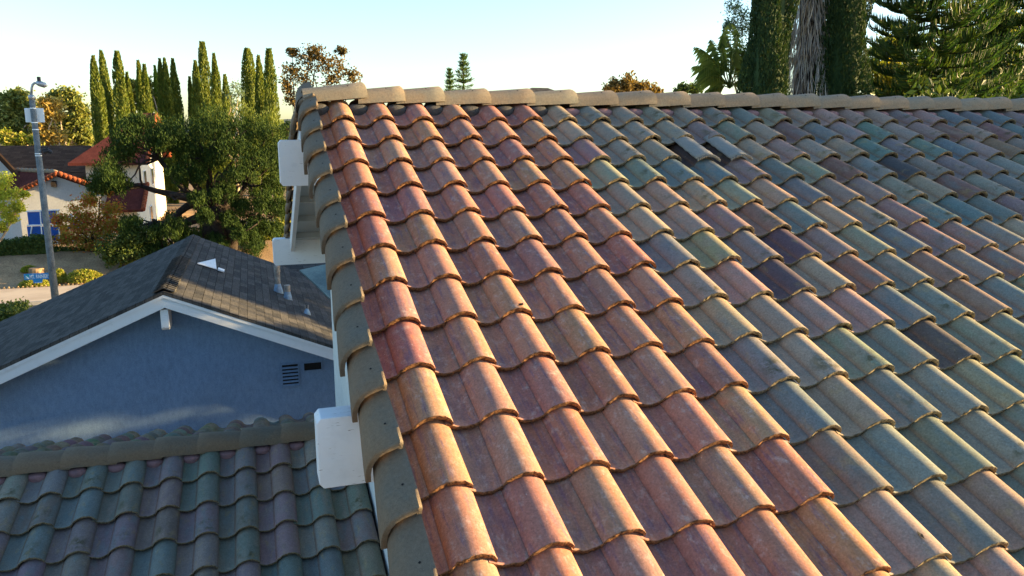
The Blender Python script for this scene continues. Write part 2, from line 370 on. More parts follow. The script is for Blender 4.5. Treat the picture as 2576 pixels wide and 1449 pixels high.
# ------------------------------------------------------------------ roof tile generator
TW, TE, TL = .314, .37, .43
def tile_profile():
    us, hs = [], []
    for i in range(9):                                         # pan
        k = i / 8; u = -.034 + k * .159
        us.append(u); hs.append(-.044 + (.024 if u > .062 else .017) * ((u - .062) / .064) ** 2 - (.006 if i == 0 else 0))
    for i in range(15):                                        # barrel
        k = i / 14; us.append(.1285 + k * .1855)
        hs.append(-.020 + .016 * k + .056 * math.sin(math.pi * k) ** .62)
    return np.array(us), np.array(hs)
PU, PH = tile_profile()
def tile_field(cells, x0, org, pitch, colf, back=False, groove=.0018, jit=1.0, thick=.023):
    """cells: (row, col) -> arrays of one mesh; the front edge of row r lies at r*TE down the slope from org"""
    sp, cp = math.sin(pitch), math.cos(pitch)
    sg = -1 if not back else 1
    X = np.array([1.0, 0, 0]) * (1 if not back else -1); D = np.array([0, sg * cp, -sp]); N = np.array([0, sg * sp, cp])
    us = np.insert(PU, 9, [.1262, .1275]); hs = np.insert(PH, 9, [PH[8] - .001, PH[8] - groove])
    nu = len(us)
    vs = np.array([0, .004, .05, .14, .26, TL])                # distance behind the front edge
    nv = len(vs)
    V, F, UV, CO, ED = [], [], [], [], []
    base = 0
    rng = np.random.default_rng(5)
    for (r, c) in cells:
        col = colf(r, c); rn = rng.random()
        yaw = rng.normal(0, .006) * jit; dh = rng.normal(0, .0024) * jit; ds = rng.normal(0, .0055) * jit
        scal = 1 + rng.normal(0, .02)
        fj = rng.normal(0, .0018, nu) * jit; fh = rng.normal(0, .0010, nu) * jit
        rows = []
        # rows: underside back, underside front, front low, front top, then the top surface
        lst = [(.05, -thick - .002, 0), (0, -thick, 1), (0, -.0015, 1)] + [(v, (-.0015 if i == 0 else 0), (.75 if i == 0 else (.5 if i == 1 else 0))) for i, v in enumerate(vs)]
        for k, (v, hh, e) in enumerate(lst):
            fr = 1 if v < .005 else 0
            s = TE * r - v + ds + fr * fj + yaw * (us - .15)
            h = hs * scal + hh + dh - v * (.042 / TE) + fr * fh * (1 if k != 1 else 2.5)
            uu = us + (-yaw) * v
            rows.append(org + np.outer(x0 + TW * (c - 1) + uu, X) + np.outer(s, D) + np.outer(h, N))
            UV.append(np.stack([us / TW, np.full(nu, v / TE)], 1)); ED.append(np.full(nu, e)); 
        vv = np.concatenate(rows); V.append(vv); nr = len(lst)
        CO.append(np.tile(np.array([*col, rn]), (len(vv), 1)))
        idx = np.arange(nr * nu).reshape(nr, nu) + base
        sel = [0, 1] + list(range(3, nr - 1)); lo_, hi_ = idx[sel], idx[[k + 1 for k in sel]]
        F.append(np.stack([lo_[:, :-1], lo_[:, 1:], hi_[:, 1:], hi_[:, :-1]], -1).reshape(-1, 4))
        base += nr * nu
        # right-hand lip: the thickness of the barrel edge
        top = vv.reshape(nr, nu, 3)[3:, -1]; low = top - N * thick
        V.append(low); UV.append(np.tile([1.0, .5], (len(low), 1))); ED.append(np.full(len(low), .8)); CO.append(np.tile(np.array([*col, rn]), (len(low), 1)))
        a = idx[3:, -1]; b = np.arange(len(low)) + base
        F.append(np.stack([a[:-1], b[:-1], b[1:], a[1:]], -1)); base += len(low)
    return np.concatenate(V), np.concatenate(F), np.concatenate(UV), np.concatenate(CO), np.concatenate(ED)

PAL = dict(teal=(.115, .175, .175), gteal=(.145, .19, .165), ggray=(.20, .215, .17), olive=(.24, .21, .15), tan=(.31, .225, .155), ptan=(.30, .195, .155),
           mauve=(.215, .15, .15), brown=(.20, .14, .10), red=(.20, .095, .085), purple=(.085, .066, .088), gray=(.19, .175, .155))
FIX = {}
def fx(r, c0, *names):
    for i, n in enumerate(names):
        if n: FIX[(r, c0 + i)] = n
fx(1, 7, 'tan', 'ggray', 'olive', 'ggray', 'ptan', 'ggray', 'gteal', 'olive', 'ptan', 'ptan', 'ptan', 'ptan', 'mauve', 'ptan', 'teal', 'teal', 'teal', 'gray', 'gray')
fx(2, 7, 'tan', 'olive', 'tan', 'ptan', 'mauve', 'gteal', 'ptan', 'red', 'teal', 'ptan', 'teal', 'ptan', 'mauve', 'red', 'ptan', 'red', 'teal', 'teal')
fx(3, 7, 'mauve', 'ggray', 'ggray', 'ggray', 'ggray', 'tan', 'olive', 'tan', 'ptan', 'teal', 'gray', 'teal', 'teal', 'olive', 'brown', 'gray')
fx(4, 7, 'ggray', 'gteal', 'gteal', 'teal', 'mauve', 'teal', 'ggray', 'red', 'ggray', 'purple', 'mauve', 'mauve', 'mauve', 'ggray', 'teal')
fx(5, 7, 'olive', 'ptan', 'tan', 'olive', 'ptan', 'teal', 'mauve', 'mauve', 'ggray', 'olive', 'red', 'ggray', 'gteal', 'gteal')
fx(6, 7, 'tan', 'ptan', 'mauve', 'brown', 'gteal', 'tan', 'mauve', 'mauve', 'teal', 'teal', 'gteal', 'mauve')
fx(7, 7, 'teal', 'olive', 'mauve', 'purple', 'mauve', 'ggray', 'teal', 'mauve', 'mauve', 'gray', 'tan')
fx(8, 7, 'ggray', 'tan', 'purple', 'tan', 'brown', 'gteal', 'brown', 'gray', 'brown', 'tan')
fx(9, 7, 'tan', 'olive', 'tan', 'ptan', 'teal', 'ggray', 'brown', 'gteal')
fx(10, 7, 'gray', 'tan', 'gteal', 'gteal', 'purple', 'ggray', 'gteal', 'ggray')
fx(11, 7, 'teal', 'olive', 'gteal', 'ggray', 'olive', 'gteal')
fx(12, 7, 'brown', 'ggray', 'gteal', 'ggray', 'gteal')
fx(13, 7, 'tan', 'gteal', 'mauve', 'gteal')
fx(14, 7, 'tan', 'ptan', 'gteal')
for k_ in PAL:
    g_ = sum(PAL[k_]) / 3; PAL[k_] = tuple((c * .66 + g_ * .34) * w_ for c, w_ in zip(PAL[k_], (1.10, 1.0, .89)))
PN = ['teal', 'gteal', 'ggray', 'olive', 'tan', 'ptan', 'mauve', 'brown', 'gray', 'red']
PP = np.array([.10, .17, .2, .1, .12, .12, .1, .05, .03, .01]); PP /= PP.sum()
def vary(c, k=.10):
    return tuple(max(.01, x * (1 + random.gauss(0, k))) for x in c)
def col_old(r, c):
    n = FIX.get((r, c)) or PN[int(RNG.choice(len(PN), p=PP))]
    return vary(PAL[n], .07)
def col_red(r, c):
    return vary(random.choice([(.335, .172, .110), (.315, .158, .108), (.29, .140, .100), (.33, .180, .120), (.29, .145, .108)]), .06)
def col_low(r, c):
    n = ['teal', 'gteal', 'ggray', 'mauve', 'mauve', 'ptan', 'gray', 'brown'][int(RNG.integers(8))]
    return vary(PAL[n], .08)

PT = R(24.4)
O0 = np.zeros(3)
RIDGE_Y, RIDGE_Z = .062, .028
house = empty('tile_roof_house', (4.0, 0.0, GZ), 'large house with tile roof, part red and part weathered grey green, and white beams', 'house')
NR, NC = 19, 36
SLIP = {(3, 10), (3, 11)}
# tile next to the broken pieces: only dark underlay shows where the pans are missing
a = tile_field([(r, c) for r in range(1, NR) for c in range(7, NC) if (r, c) not in SLIP], 0, O0, PT, col_old)
roof = np_mesh('roof', a[0], a[1], [M['old']], house, smooth=True, uv=a[2], col=a[3], fl=a[4])
roof['label'] = 'weathered grey green, tan and mauve tile slope'
a = tile_field([(r, c) for r in range(1, NR) for c in range(1, 7)], 0, O0, PT, col_red, groove=.007)
a2 = tile_field(sorted(SLIP), 0, -np.array([0, -math.sin(PT), math.cos(PT)]) * .034, PT, lambda r, c: (.085, .06, .055))
rp = np_mesh('terracotta_patch', a[0], a[1], [M['red']], roof, smooth=True, uv=a[2], col=a[3], fl=a[4])
uq = np_mesh('under_tile', a2[0], a2[1], [M['old']], roof, smooth=True, uv=a2[2], col=a2[3], fl=a2[4]); uq['label'] = 'dark tiles left bare under the loose pieces'
rp['label'] = 'newer red terracotta tiles along the gable edge'
# rear slope (mirrored about the ridge)
OB = np.array([0, 2 * RIDGE_Y, 0.0])
a = tile_field([(r, c) for r in range(1, 11) for c in range(1, NC)], 0, OB + np.array([NC * TW - TW, 0, 0]), PT, col_old, back=True)
np_mesh('rear_slope', a[0], a[1], [M['old']], roof, smooth=True, uv=a[2], col=a[3], fl=a[4])
sp, cp = math.sin(PT), math.cos(PT)
DN = np.array([0, -cp, -sp]); NN = np.array([0, -sp, cp]); XX = np.array([1.0, 0, 0])
DB = np.array([0, cp, -sp]); NB = np.array([0, sp, cp])
def rp_(x, s, h): return XX * x + DN * s + NN * h
def rb_(x, s, h): return OB + XX * x + DB * s + NB * h
# roof deck and felt under the tiles
mb = MB()
XR = NC * TW - TW
mb.prism([rp_(.0, -.06, -.112), rp_(XR, -.06, -.112), rp_(XR, 18.05 * TE, -.112), rp_(.0, 18.05 * TE, -.112)], -NN * .03)
mb.prism([rb_(.0, -.06, -.112), rb_(XR, -.06, -.112), rb_(XR, 10.05 * TE, -.112), rb_(.0, 10.05 * TE, -.112)], -NB * .03)
mb.build('underlay', M['felt'], roof)
# two loose slate-like pieces
for i, c in enumerate((10, 11)):
    x0 = TW * (c - 1)
    tv, tf = [], []
    rng = np.random.default_rng(40 + i)
    n1, n2 = 15, 10
    ang = .05 if i == 0 else .02
    for k in range(n2):
        t = k / (n2 - 1); s = 3.08 * TE - t * .46
        for j in range(n1):
            q = j / (n1 - 1); u = .118 + q * .206 * (1 - .1 * t)
            h = .004 + .046 * math.sin(math.pi * q) ** .8 + .010 - t * .034 + .004 * math.sin(6.0 * (t * 4.1 + q * .5) + i)
            rag = (rng.normal(0, .004) if k == 0 else 0)
            tv.append(rp_(x0 + u + ang * (t - .5) * .2, s + rag + ang * q * .3, h))
    for k in range(n2 - 1):
        for j in range(n1 - 1): tf.append((k*n1+j, k*n1+j+1, (k+1)*n1+j+1, (k+1)*n1+j))
    o = np_mesh('loose_tile', tv, tf, [M['slate']], roof, smooth=True)
    o['label'] = 'loose cracked slate coloured tile piece over a dark gap'
    sm = o.modifiers.new('solid', 'SOLIDIFY'); sm.thickness = .016; sm.offset = -1
    # ribbed broken front lip
    mb = MB()
    for j in range(14):
        q = (j + .5) / 14; u = .118 + q * .206
        h = .008 + .046 * math.sin(math.pi * q) ** .8
        mb.box(tuple(np.array([x0 + u - .0045, 0, 0])), tuple(np.array([x0 + u + .0045, .016, .016 + rng.random() * .006])))
        vs = mb.v[-8:]
        base = rp_(0, 3.08 * TE + .002 + ang * q * .3, h - .012)
        mb.v[-8:] = [tuple(XX * v[0] + DN * (v[1]) + NN * v[2] + base) for v in vs]
    mb.build('ribbed_lip', M['slate'], o)
# ---- rake caps
def rake_cap(rf, front=True, xl=0.0, wob=0.0):
    """one rounded gable-edge cap; rf = row where its front edge lies"""
    pb = np.array([(.034, .030), (.036, .062), (.019, .0565), (.015, .0552), (-.012, .047), (-.042, .032), (-.070, .008), (-.088, -.022), (-.098, -.054), (-.101, -.088), (-.099, -.130)])
    pf = pb.copy(); pf[1:4, 1] = (.060, .069, .061)
    def inset(prof):
        nrm = []
        for i in range(len(prof)):
            d = prof[min(i+1, len(prof)-1)] - prof[max(i-1, 0)]; d = d / np.linalg.norm(d); nrm.append((-d[1], d[0]))
        return prof + np.array(nrm) * .020
    T = [(0, 1.16, .034, 1), (.006, 1.18, .040, 1), (.095, 1.13, .032, 1), (.105, 1.12, .030, 0), (.25, 1.0, .006, 0), (.45, .84, -.022, 0)]
    P = rp_ if front else rb_
    V, F = [], []
    def ringpts(s, k, lift, pr):
        out = []
        for (x, h) in pr:
            xx = x if x > .02 else x * k
            out.append(P(xx + xl + wob * (s - .2), rf * TE - s, h * (k if h < 0 else 1) + lift))
        return out
    n = len(pb)
    for (s, k, l, q) in T: V += ringpts(s, k, l, pb + (pf - pb) * q)
    for (s, k, l, q) in T: V += ringpts(s, k, l, inset(pb + (pf - pb) * q))
    m = len(T)
    for a_ in range(m - 1):
        for b_ in range(n - 1):
            i = a_ * n + b_; F.append((i, i + 1, i + n + 1, i + n))
            j = i + m * n; F.append((j, j + n, j + n + 1, j + 1))
    for b_ in range(n - 1): F.append((b_, b_ + m * n, b_ + m * n + 1, b_ + 1))
    for a_ in range(m - 1):
        i = a_ * n; F.append((i, i + n, i + n + m * n, i + m * n))
        i = a_ * n + n - 1; F.append((i, i + m * n, i + n + m * n, i + n))
    return V, F
M['hole'] = simple('nail_hole', (.012, .011, .01), None, 5, .9)
def nail(mb, p, nrm, r=.006):
    p = Vector(p); nrm = Vector(nrm).normalized(); a_ = nrm.orthogonal().normalized(); b_ = nrm.cross(a_)
    mb.add([p + a_ * r * math.cos(t) + b_ * r * math.sin(t) for t in [k * math.pi / 4 for k in range(8)]], [tuple(range(8))])
rows = [.12, .86, 1.87, 2.84, 3.78, 4.80, 5.64, 6.65, 7.67, 8.65, 9.52, 10.50, 11.43, 12.42, 13.4, 14.4, 15.4, 16.4, 17.4, 18.3]
offs = [0, .006, -.002, -.014, -.008, .002, .003, 0, -.002, -.016, .002, .010, .024, .02, .02, .02, .02, .02, .02, .02]
for i, rf in enumerate(rows):
    V, F = rake_cap(rf, True, offs[i], random.gauss(0, .012))
    if i == 0: V = [v - np.array([0, 0, .030]) for v in V]
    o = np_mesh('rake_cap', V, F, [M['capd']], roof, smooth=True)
    es = o.modifiers.new('es', 'EDGE_SPLIT'); es.split_angle = R(50)
    if i: mb = MB(); nail(mb, rp_(offs[i] - .014, rf * TE - .15, .0715), NN - XX * .35, .0055); mb.build('nail_hole', M['hole'], roof)
for i in range(11):
    V, F = rake_cap(i + .75, False, -.03, random.gauss(0, .012))
    if i == 0: V = [v - np.array([0, 0, .05]) for v in V]
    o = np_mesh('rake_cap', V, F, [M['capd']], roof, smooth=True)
# ---- ridge caps
def ridge_cap(xa, xb, yc, zc, rad=.140, lift=.020, tilt=0.0, flat=.0):
    """half-round cap from xa to xb, wide raised end at xb"""
    n = 13; V, F = [], []
    ths = [math.pi * (-.02 + 1.04 * k / (n - 1)) for k in range(n)]
    T = [(0, .93, -.006), (.3, .96, .002), (.75, 1.00, .014), (.985, 1.03, lift), (1.0, 1.022, lift - .003)]
    for inn in (0, .017):
        for (t, k, l) in T:
            x = xa - .05 + (xb - xa + .05) * t
            for th in ths:
                r_ = rad * k - inn
                V.append((x + .022 * math.cos(th) ** 2 * (1 if t > .9 else 0), yc - math.cos(th) * r_, zc + l + abs(math.sin(th)) ** .72 * (r_ * .79) * (1 if math.sin(th) > 0 else -1) + tilt * (t - .5)))
    m = len(T)
    for a_ in range(m - 1):
        for b_ in range(n - 1):
            i = a_ * n + b_; F.append((i, i + n, i + n + 1, i + 1))
            j = i + m * n; F.append((j, j + 1, j + n + 1, j + n))
    for e in (0, (m - 1) * n):
        for b_ in range(n - 1): F.append((e + b_, e + b_ + 1, e + b_ + 1 + m * n, e + b_ + m * n))
    for a_ in range(m - 1):
        for b_ in (0, n - 1):
            i = a_ * n + b_; F.append((i, i + m * n, i + n + m * n, i + n))
    return V, F
JX = [-.005, .43, .74, 1.075, 1.478, 1.882, 2.285, 2.68, 3.07, 3.425, 3.80, 4.175, 4.51, 4.89, 5.27, 5.63, 6.0, 6.335, 6.70, 7.065, 7.42, 7.78]
while JX[-1] < XR: JX.append(JX[-1] + .36)
for i in range(len(JX) - 1):
    dz = .014 if i == 0 else random.gauss(0, .003)
    V, F = ridge_cap(JX[i], JX[i + 1], RIDGE_Y, RIDGE_Z - .028 + dz - .010 * math.sin(max(0, JX[i]) / 9 * math.pi) * 0, tilt=.024 if i == 0 else 0.0)
    o = np_mesh('ridge_cap', V, F, [M['cap']], roof, smooth=True)
    es = o.modifiers.new('es', 'EDGE_SPLIT'); es.split_angle = R(50)
    mb = MB(); xh = JX[i + 1] - .13
    th = R(46); rr = .140 * 1.01
    nail(mb, (xh, RIDGE_Y - math.cos(th) * (rr + .002), RIDGE_Z - .028 + dz + .016 + math.sin(th) ** .72 * rr * .79 + .004), (0, -math.cos(th), math.sin(th)), .006)
    mb.build('nail_hole', M['hole'], o) if False else mb.build('nail_hole', M['hole'], roof)
# mortar packed in the pans under the ridge caps
def lumps(name, xs, P, s0, mat, parent, rx=.07, rs=.05, rh=.045):
    for x in xs:
        V, F = [], []
        n1, n2 = 10, 6
        for a_ in range(n2):
            ph = math.pi / 2 * a_ / (n2 - 1)
            for k in range(n1):
                t = 2 * math.pi * k / n1; j = 1 + random.gauss(0, .05)
                V.append(P(x + rx * math.cos(t) * math.cos(ph) ** .5 * j, s0 + rs * math.sin(t) * math.cos(ph) ** .35 * j, -.075 + rh * math.sin(ph)))
        for a_ in range(n2 - 1):
            for k in range(n1): F.append((a_*n1 + k, a_*n1 + (k+1) % n1, (a_+1)*n1 + (k+1) % n1, (a_+1)*n1 + k))
        np_mesh(name, V, F, [mat], parent, smooth=True)
lumps('dark_mortar', [TW * c + .06 for c in range(0, 7)], rp_, .068, M['darkmortar'], roof, .10, .05, .075)
lumps('pink_mortar', [TW * c + .06 for c in range(7, NC - 1)], rp_, .068, M['mortar'], roof, .095, .048, .060)
# ---- walls, beams, barge boards, soffit, window
WX = .36
YF = -6.55
mb = MB()
zl = lambda y: -abs(y - RIDGE_Y) * math.tan(PT) + RIDGE_Z - .20
mb.add([(WX, 3.05, GZ), (WX, 3.05, zl(3.05)), (WX, RIDGE_Y, zl(RIDGE_Y)), (WX, YF + .5, zl(YF + .5)), (WX, YF + .5, GZ),
        (XR - .4, 3.05, GZ), (XR - .4, 3.05, zl(3.05)), (XR - .4, RIDGE_Y, zl(RIDGE_Y)), (XR - .4, YF + .5, zl(YF + .5)), (XR - .4, YF + .5, GZ)],
       [(0, 1, 2, 3, 4), (9, 8, 7, 6, 5), (0, 5, 6, 1), (4, 3, 8, 9), (1, 6, 7, 2), (2, 7, 8, 3)])
mb.build('wall', M['wstucco'], house)
def beam(yc, ztop, zbot, xl, th=.15):
    ch = .020
    mb = MB()
    poly = [(xl + ch, ztop), (WX - .003, ztop), (WX - .003, zbot), (xl + ch, zbot), (xl, zbot + ch * 1.2), (xl, ztop - ch * 1.2)]
    mb.prism([(x, yc, z) for x, z in poly][::-1], (0, th, 0))
    o = mb.build('beam', M['white'], house, bevel=.004); o.modifiers[0].segments = 2; return o
beam(-.02, -.308, -.675, -.262)
beam(3.10, -1.508, -1.828, -.288)
beam(-3.08, -1.555, -1.905, -.268, .15)
for (P, DD, NV, smax, y0) in ((rp_, DN, NN, 18.0 * TE, 0), (rb_, DB, NB, 3.36, 0)):
    mb = MB(); bx_ = -.018 if P is rp_ else -.085
    mb.prism([P(bx_, .10, -.12), P(bx_, smax, -.12), P(bx_, smax, -.30), P(bx_, .10, -.30)], (.045, 0, 0))
    mb.build('barge_board', M['fascia'], house, bevel=.004)
    mb = MB()
    mb.prism([P(bx_ + .047, .05, -.146), P(WX - .004, .05, -.146), P(WX - .004, smax, -.146), P(bx_ + .047, smax, -.146)], -NV * .018)
    so_ = mb.build('soffit', M['soffit'], house)
    s = .55
    while s < smax - .1:
        mb = MB(); mb.prism([P(bx_ + .047, s, -.165), P(WX - .004, s, -.165), P(WX - .004, s + .05, -.165), P(bx_ + .047, s + .05, -.165)], -NV * .07); s += .62
        mb.build('lookout', M['soffit'], so_, bevel=.003)
# window with a thick stucco surround
win = MB()
y0, y1, zb, zt = -1.6, 2.10, -2.72, -1.35
for lo, hi in (((WX - .05, y0, zb), (WX - .003, y1, zb + .16)), ((WX - .05, y0, zt - .16), (WX - .003, y1, zt)), ((WX - .05, y1 - .16, zb + .16), (WX - .003, y1, zt - .16)), ((WX - .05, y0, zb + .16), (WX - .003, y0 + .16, zt - .16))): win.box(lo, hi)
wi = win.build('window', M['wstucco'], house, bevel=.006)
mb = MB(); mb.box((WX - .02, y0 + .163, zb + .163), (WX - .006, y1 - .163, zt - .163)); mb.build('pane', M['glass'], wi)
mb = MB()
for y in (y1 - .21, y0 + .165, .45): mb.box((WX - .035, y, zb + .163), (WX - .022, y + .045, zt - .163))
mb.box((WX - .035, y0 + .212, zb + .163), (WX - .022, .447, zb + .205)); mb.box((WX - .035, .498, zb + .163), (WX - .022, y1 - .213, zb + .205))
mb.build('frame', M['fascia'], wi)
# ---- skylight at the right edge of the roof
q = rp_(0, 0, 0)
sx0 = 7.82
mb = MB(); A = [(sx0, .80), (sx0 + .62, .80), (sx0 + .62, 1.72), (sx0, 1.72)]
t_ = .035
for a_, b_ in (((sx0, .40), (sx0 + .9, .44)), ((sx0, 1.02), (sx0 + .9, 1.06)), ((sx0, .44), (sx0 + .04, 1.02)), ((sx0 + .86, .44), (sx0 + .9, 1.02))):
    mb.prism([rp_(a_[0], a_[1], .0), rp_(b_[0], a_[1], .0), rp_(b_[0], b_[1], .0), rp_(a_[0], b_[1], .0)], NN * .13)
sky_l = mb.build('skylight', M['black'], house, bevel=.004)
mb = MB(); mb.prism([rp_(sx0 + .042, .442, .10), rp_(sx0 + .858, .442, .10), rp_(sx0 + .858, 1.018, .10), rp_(sx0 + .042, 1.018, .10)], NN * .012)
mb.build('pane', M['glass'], sky_l)
# ---- lower tile roof against the white wall
PL = R(17.0)
OL = np.array([-.292, .755, -3.146])
spl, cpl = math.sin(PL), math.cos(PL)
def lp_(x, s, h): return np.array([x, OL[1] - cpl * s - spl * h, OL[2] - spl * s + cpl * h])
LRY = OL[1] + .085; LRZ = OL[2] + .085 * math.tan(PL)
OLB = np.array([0, 2 * LRY - OL[1], OL[2]])
def lb_(x, s, h): return np.array([x, OLB[1] + cpl * s + spl * h, OLB[2] - spl * s + cpl * h])
FIXL = {(1, 0): 'mauve', (1, -1): 'gray', (1, -2): 'gteal', (1, -3): 'gray', (1, -4): 'gteal', (1, -5): 'gteal', (1, -6): 'ggray', (1, -7): 'ggray', (1, -8): 'mauve',
        (2, 0): 'mauve', (2, -1): 'mauve', (2, -2): 'teal', (2, -3): 'mauve', (2, -4): 'gteal', (2, -5): 'gteal', (2, -6): 'brown', (2, -7): 'ggray', (2, -8): 'brown',
        (3, 0): 'mauve', (3, -1): 'brown', (3, -2): 'mauve', (3, -3): 'brown', (3, -4): 'mauve', (3, -5): 'mauve', (3, -6): 'teal', (3, -7): 'mauve',
        (4, 1): 'ggray', (4, 0): 'mauve', (4, -1): 'gteal', (4, -2): 'mauve', (4, -3): 'gteal', (4, -4): 'mauve', (4, -5): 'mauve', (4, -6): 'mauve', (4, -7): 'gteal',
        (5, 1): 'teal', (5, 0): 'teal', (5, -1): 'mauve', (5, -2): 'gray', (5, -3): 'gteal', (5, -4): 'mauve', (6, 1): 'teal', (6, 0): 'teal'}
def col_low2(r, c):
    n = FIXL.get((r, c)); q = vary(PAL[n], .08) if n else col_low(r, c)
    g = sum(q) / 3; return tuple((x * .75 + g * .25) * .95 for x in q)
a = tile_field([(r, c) for r in range(1, 10) for c in range(-17, 3)], OL[0], np.array([0, OL[1], OL[2]]), PL, col_low2, thick=.018)
low = np_mesh('lower_roof', a[0], a[1], [M['old']], house, smooth=True, uv=a[2], col=a[3], fl=a[4])
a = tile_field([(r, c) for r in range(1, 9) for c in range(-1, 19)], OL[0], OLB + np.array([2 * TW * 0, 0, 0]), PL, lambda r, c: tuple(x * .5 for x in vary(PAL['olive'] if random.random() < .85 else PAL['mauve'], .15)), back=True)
a = list(a); 
a[0][:, 0] = a[0][:, 0] - 2 * OL[0] * 0 + 0
np_mesh('rear_slope', a[0], a[1], [M['old']], low, smooth=True, uv=a[2], col=a[3], fl=a[4])
mb = MB()
mb.prism([lp_(-5.7, -.06, -.112), lp_(WX - .004, -.06, -.112), lp_(WX - .004, 9.05 * TE, -.112), lp_(-5.7, 9.05 * TE, -.112)], np.array([0, 0, -.05]))
mb.prism([lb_(-5.7, -.06, -.112), lb_(WX - .004, -.06, -.112), lb_(WX - .004, 8.05 * TE, -.112), lb_(-5.7, 8.05 * TE, -.112)], np.array([0, 0, -.05]))
mb.build('underlay', M['felt'], low)
x = WX - .13
xs = [WX - .01, .02]
while xs[-1] > -5.6: xs.append(xs[-1] - .372)
for i in range(len(xs) - 1):
    V, F = ridge_cap(0, xs[i] - xs[i + 1], LRY, LRZ - .03 + random.gauss(0, .002), rad=.140, lift=.012)
    V = [(xs[i] - v[0], v[1], v[2]) for v in V]; F = [f[::-1] for f in F]
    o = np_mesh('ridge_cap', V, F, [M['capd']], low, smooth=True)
    es = o.modifiers.new('es', 'EDGE_SPLIT'); es.split_angle = R(50)
lumps('pink_mortar', [OL[0] + TW * c + .06 for c in range(-17, 2)], lp_, .03, M['mortar'], low, .09, .055, .048)
mb = MB()
mb.box((-5.5, OL[1] - 3.0, GZ), (WX - .003, OLB[1] + 2.5, -4.45)); mb.build('lower_wall', M['wstucco'], house)

# ------------------------------------------------------------------ blue-grey neighbour house
bh = empty('blue_stucco_house', (-1.86, 9.0, GZ), 'one storey blue grey stucco house with charcoal shingle roof and white gable boards', 'house')
AX, AZ, KP = -1.857, -2.61, .43
YG, YW, YE = 6.0, 6.45, 12.93
XLv, XRv = -7.6, 3.9
zr = lambda x: AZ - abs(x - AX) * KP
mb = MB(); zs = -.14
mb.add([(XLv + .5, YW, GZ), (XLv + .5, YW, zr(XLv + .5) + zs), (AX, YW, AZ + zs), (XRv - .5, YW, zr(XRv - .5) + zs), (XRv - .5, YW, GZ),
        (XLv + .5, YE - .4, GZ), (XLv + .5, YE - .4, zr(XLv + .5) + zs), (AX, YE - .4, AZ + zs), (XRv - .5, YE - .4, zr(XRv - .5) + zs), (XRv - .5, YE - .4, GZ)],
       [(0, 1, 2, 3, 4)[::-1], (5, 6, 7, 8, 9), (0, 5, 6, 1)[::-1], (4, 3, 8, 9)[::-1]])
mb.build('wall', M['blue'], bh)
def shingle_uv(v): return (v[1], abs(v[0] - AX) * math.sqrt(1 + KP * KP))
mb = MB(); tt = .05
NYS = 1
for sgn, xe in ((-1, XLv), (1, XRv)):
    a_ = [(AX, YG - .02, AZ), (xe, YG - .02, zr(xe)), (xe, YE, zr(xe)), (AX, YE, AZ)]
    if sgn > 0: a_ = a_[::-1]
    mb.prism(a_, (0, 0, -tt))
broof = mb.build('roof', M['shingle'], bh, uvf=shingle_uv)
# thick shingle courses: thin stepped butts so that the courses catch light
mb = MB()
for sgn, xe in ((-1, XLv), (1, XRv)):
    L = abs(xe - AX); k = 1
    while k * .143 < L * 1.08:
        d = k * .143 / math.sqrt(1 + KP * KP)
        x_a = AX + sgn * (d - .131); x_b = AX + sgn * d
        za, zb_ = zr(x_a) + .003, zr(x_b) + .009
        vs = [(x_a, YG - .025, za), (x_b, YG - .025, zb_), (x_b, YE + .004, zb_), (x_a, YE + .004, za), (x_b, YG - .025, zb_ - .0085), (x_b, YE + .004, zb_ - .0085)]
        mb.add(vs, [(0, 1, 2, 3), (1, 4, 5, 2)] if sgn < 0 else [(3, 2, 1, 0), (2, 5, 4, 1)]); k += 1
mb.build('shingle_course', M['shingle'], broof, uvf=shingle_uv)
# raised ridge shingles
mb = MB(); y = YG + .02
while y < YE - .2:
    hgt = .045 if y < 9.4 else .018
    w_ = .155
    for sgn in (-1, 1):
        p0 = (AX, y, AZ + hgt + .012); p1 = (AX + sgn * w_, y, AZ + hgt + .012 - w_ * KP * 1.02)
        q0 = (AX, y + .30, AZ + .016); q1 = (AX + sgn * w_, y + .30, AZ + .016 - w_ * KP * 1.02)
        f = (lambda t: tuple(np.array(t) - np.array((0, 0, .014))))
        vs = [p0, p1, q1, q0, f(p0), f(p1), f(q1), f(q0)]
        fs = [(0, 1, 2, 3), (4, 5, 1, 0), (5, 6, 2, 1)]
        mb.add(vs, fs if sgn > 0 else [g[::-1] for g in fs])
    y += .145
mb.build('ridge_shingle', M['shingle'], broof, uvf=lambda v: (v[1] * .9 + v[0], v[0] * .5 + .05))
# fascia boards
for sgn, xe in ((-1, XLv), (1, XRv)):
    mb = MB()
    poly = [(AX, YG, AZ - .052), (xe, YG, zr(xe) - .052), (xe, YG, zr(xe) - .255), (AX, YG, AZ - .255)]
    mb.prism(poly if sgn > 0 else poly[::-1], (0, .04, 0)); mb.build('fascia', M['fascia'], bh, bevel=.004)
    mb = MB(); poly = [(AX, YG - .016, AZ - .051), (xe, YG - .016, zr(xe) - .051), (xe, YG - .016, zr(xe) - .10), (AX, YG - .016, AZ - .10)]
    mb.prism(poly if sgn > 0 else poly[::-1], (0, .014, 0)); mb.build('trim', M['fascia'], bh)
    mb = MB(); poly = [(AX, YG + .042, AZ - .10), (xe, YG + .042, zr(xe) - .10), (xe, YG + .042, zr(xe) - .125), (AX, YG + .042, AZ - .125)]
    mb.prism(poly if sgn > 0 else poly[::-1], (0, YW - YG - .044, 0)); mb.build('soffit', M['soffit'], bh)
mb = MB(); bx = AX - .03
mb.prism([(bx - .045, YG + .045, -2.90), (bx - .045, YG + .045, -3.19), (bx - .045, YG + .10, -3.23), (bx - .045, YW - .003, -3.23), (bx - .045, YW - .003, -2.87)], (.12, 0, 0))
mb.build('ridge_beam', M['white'], bh, bevel=.012)
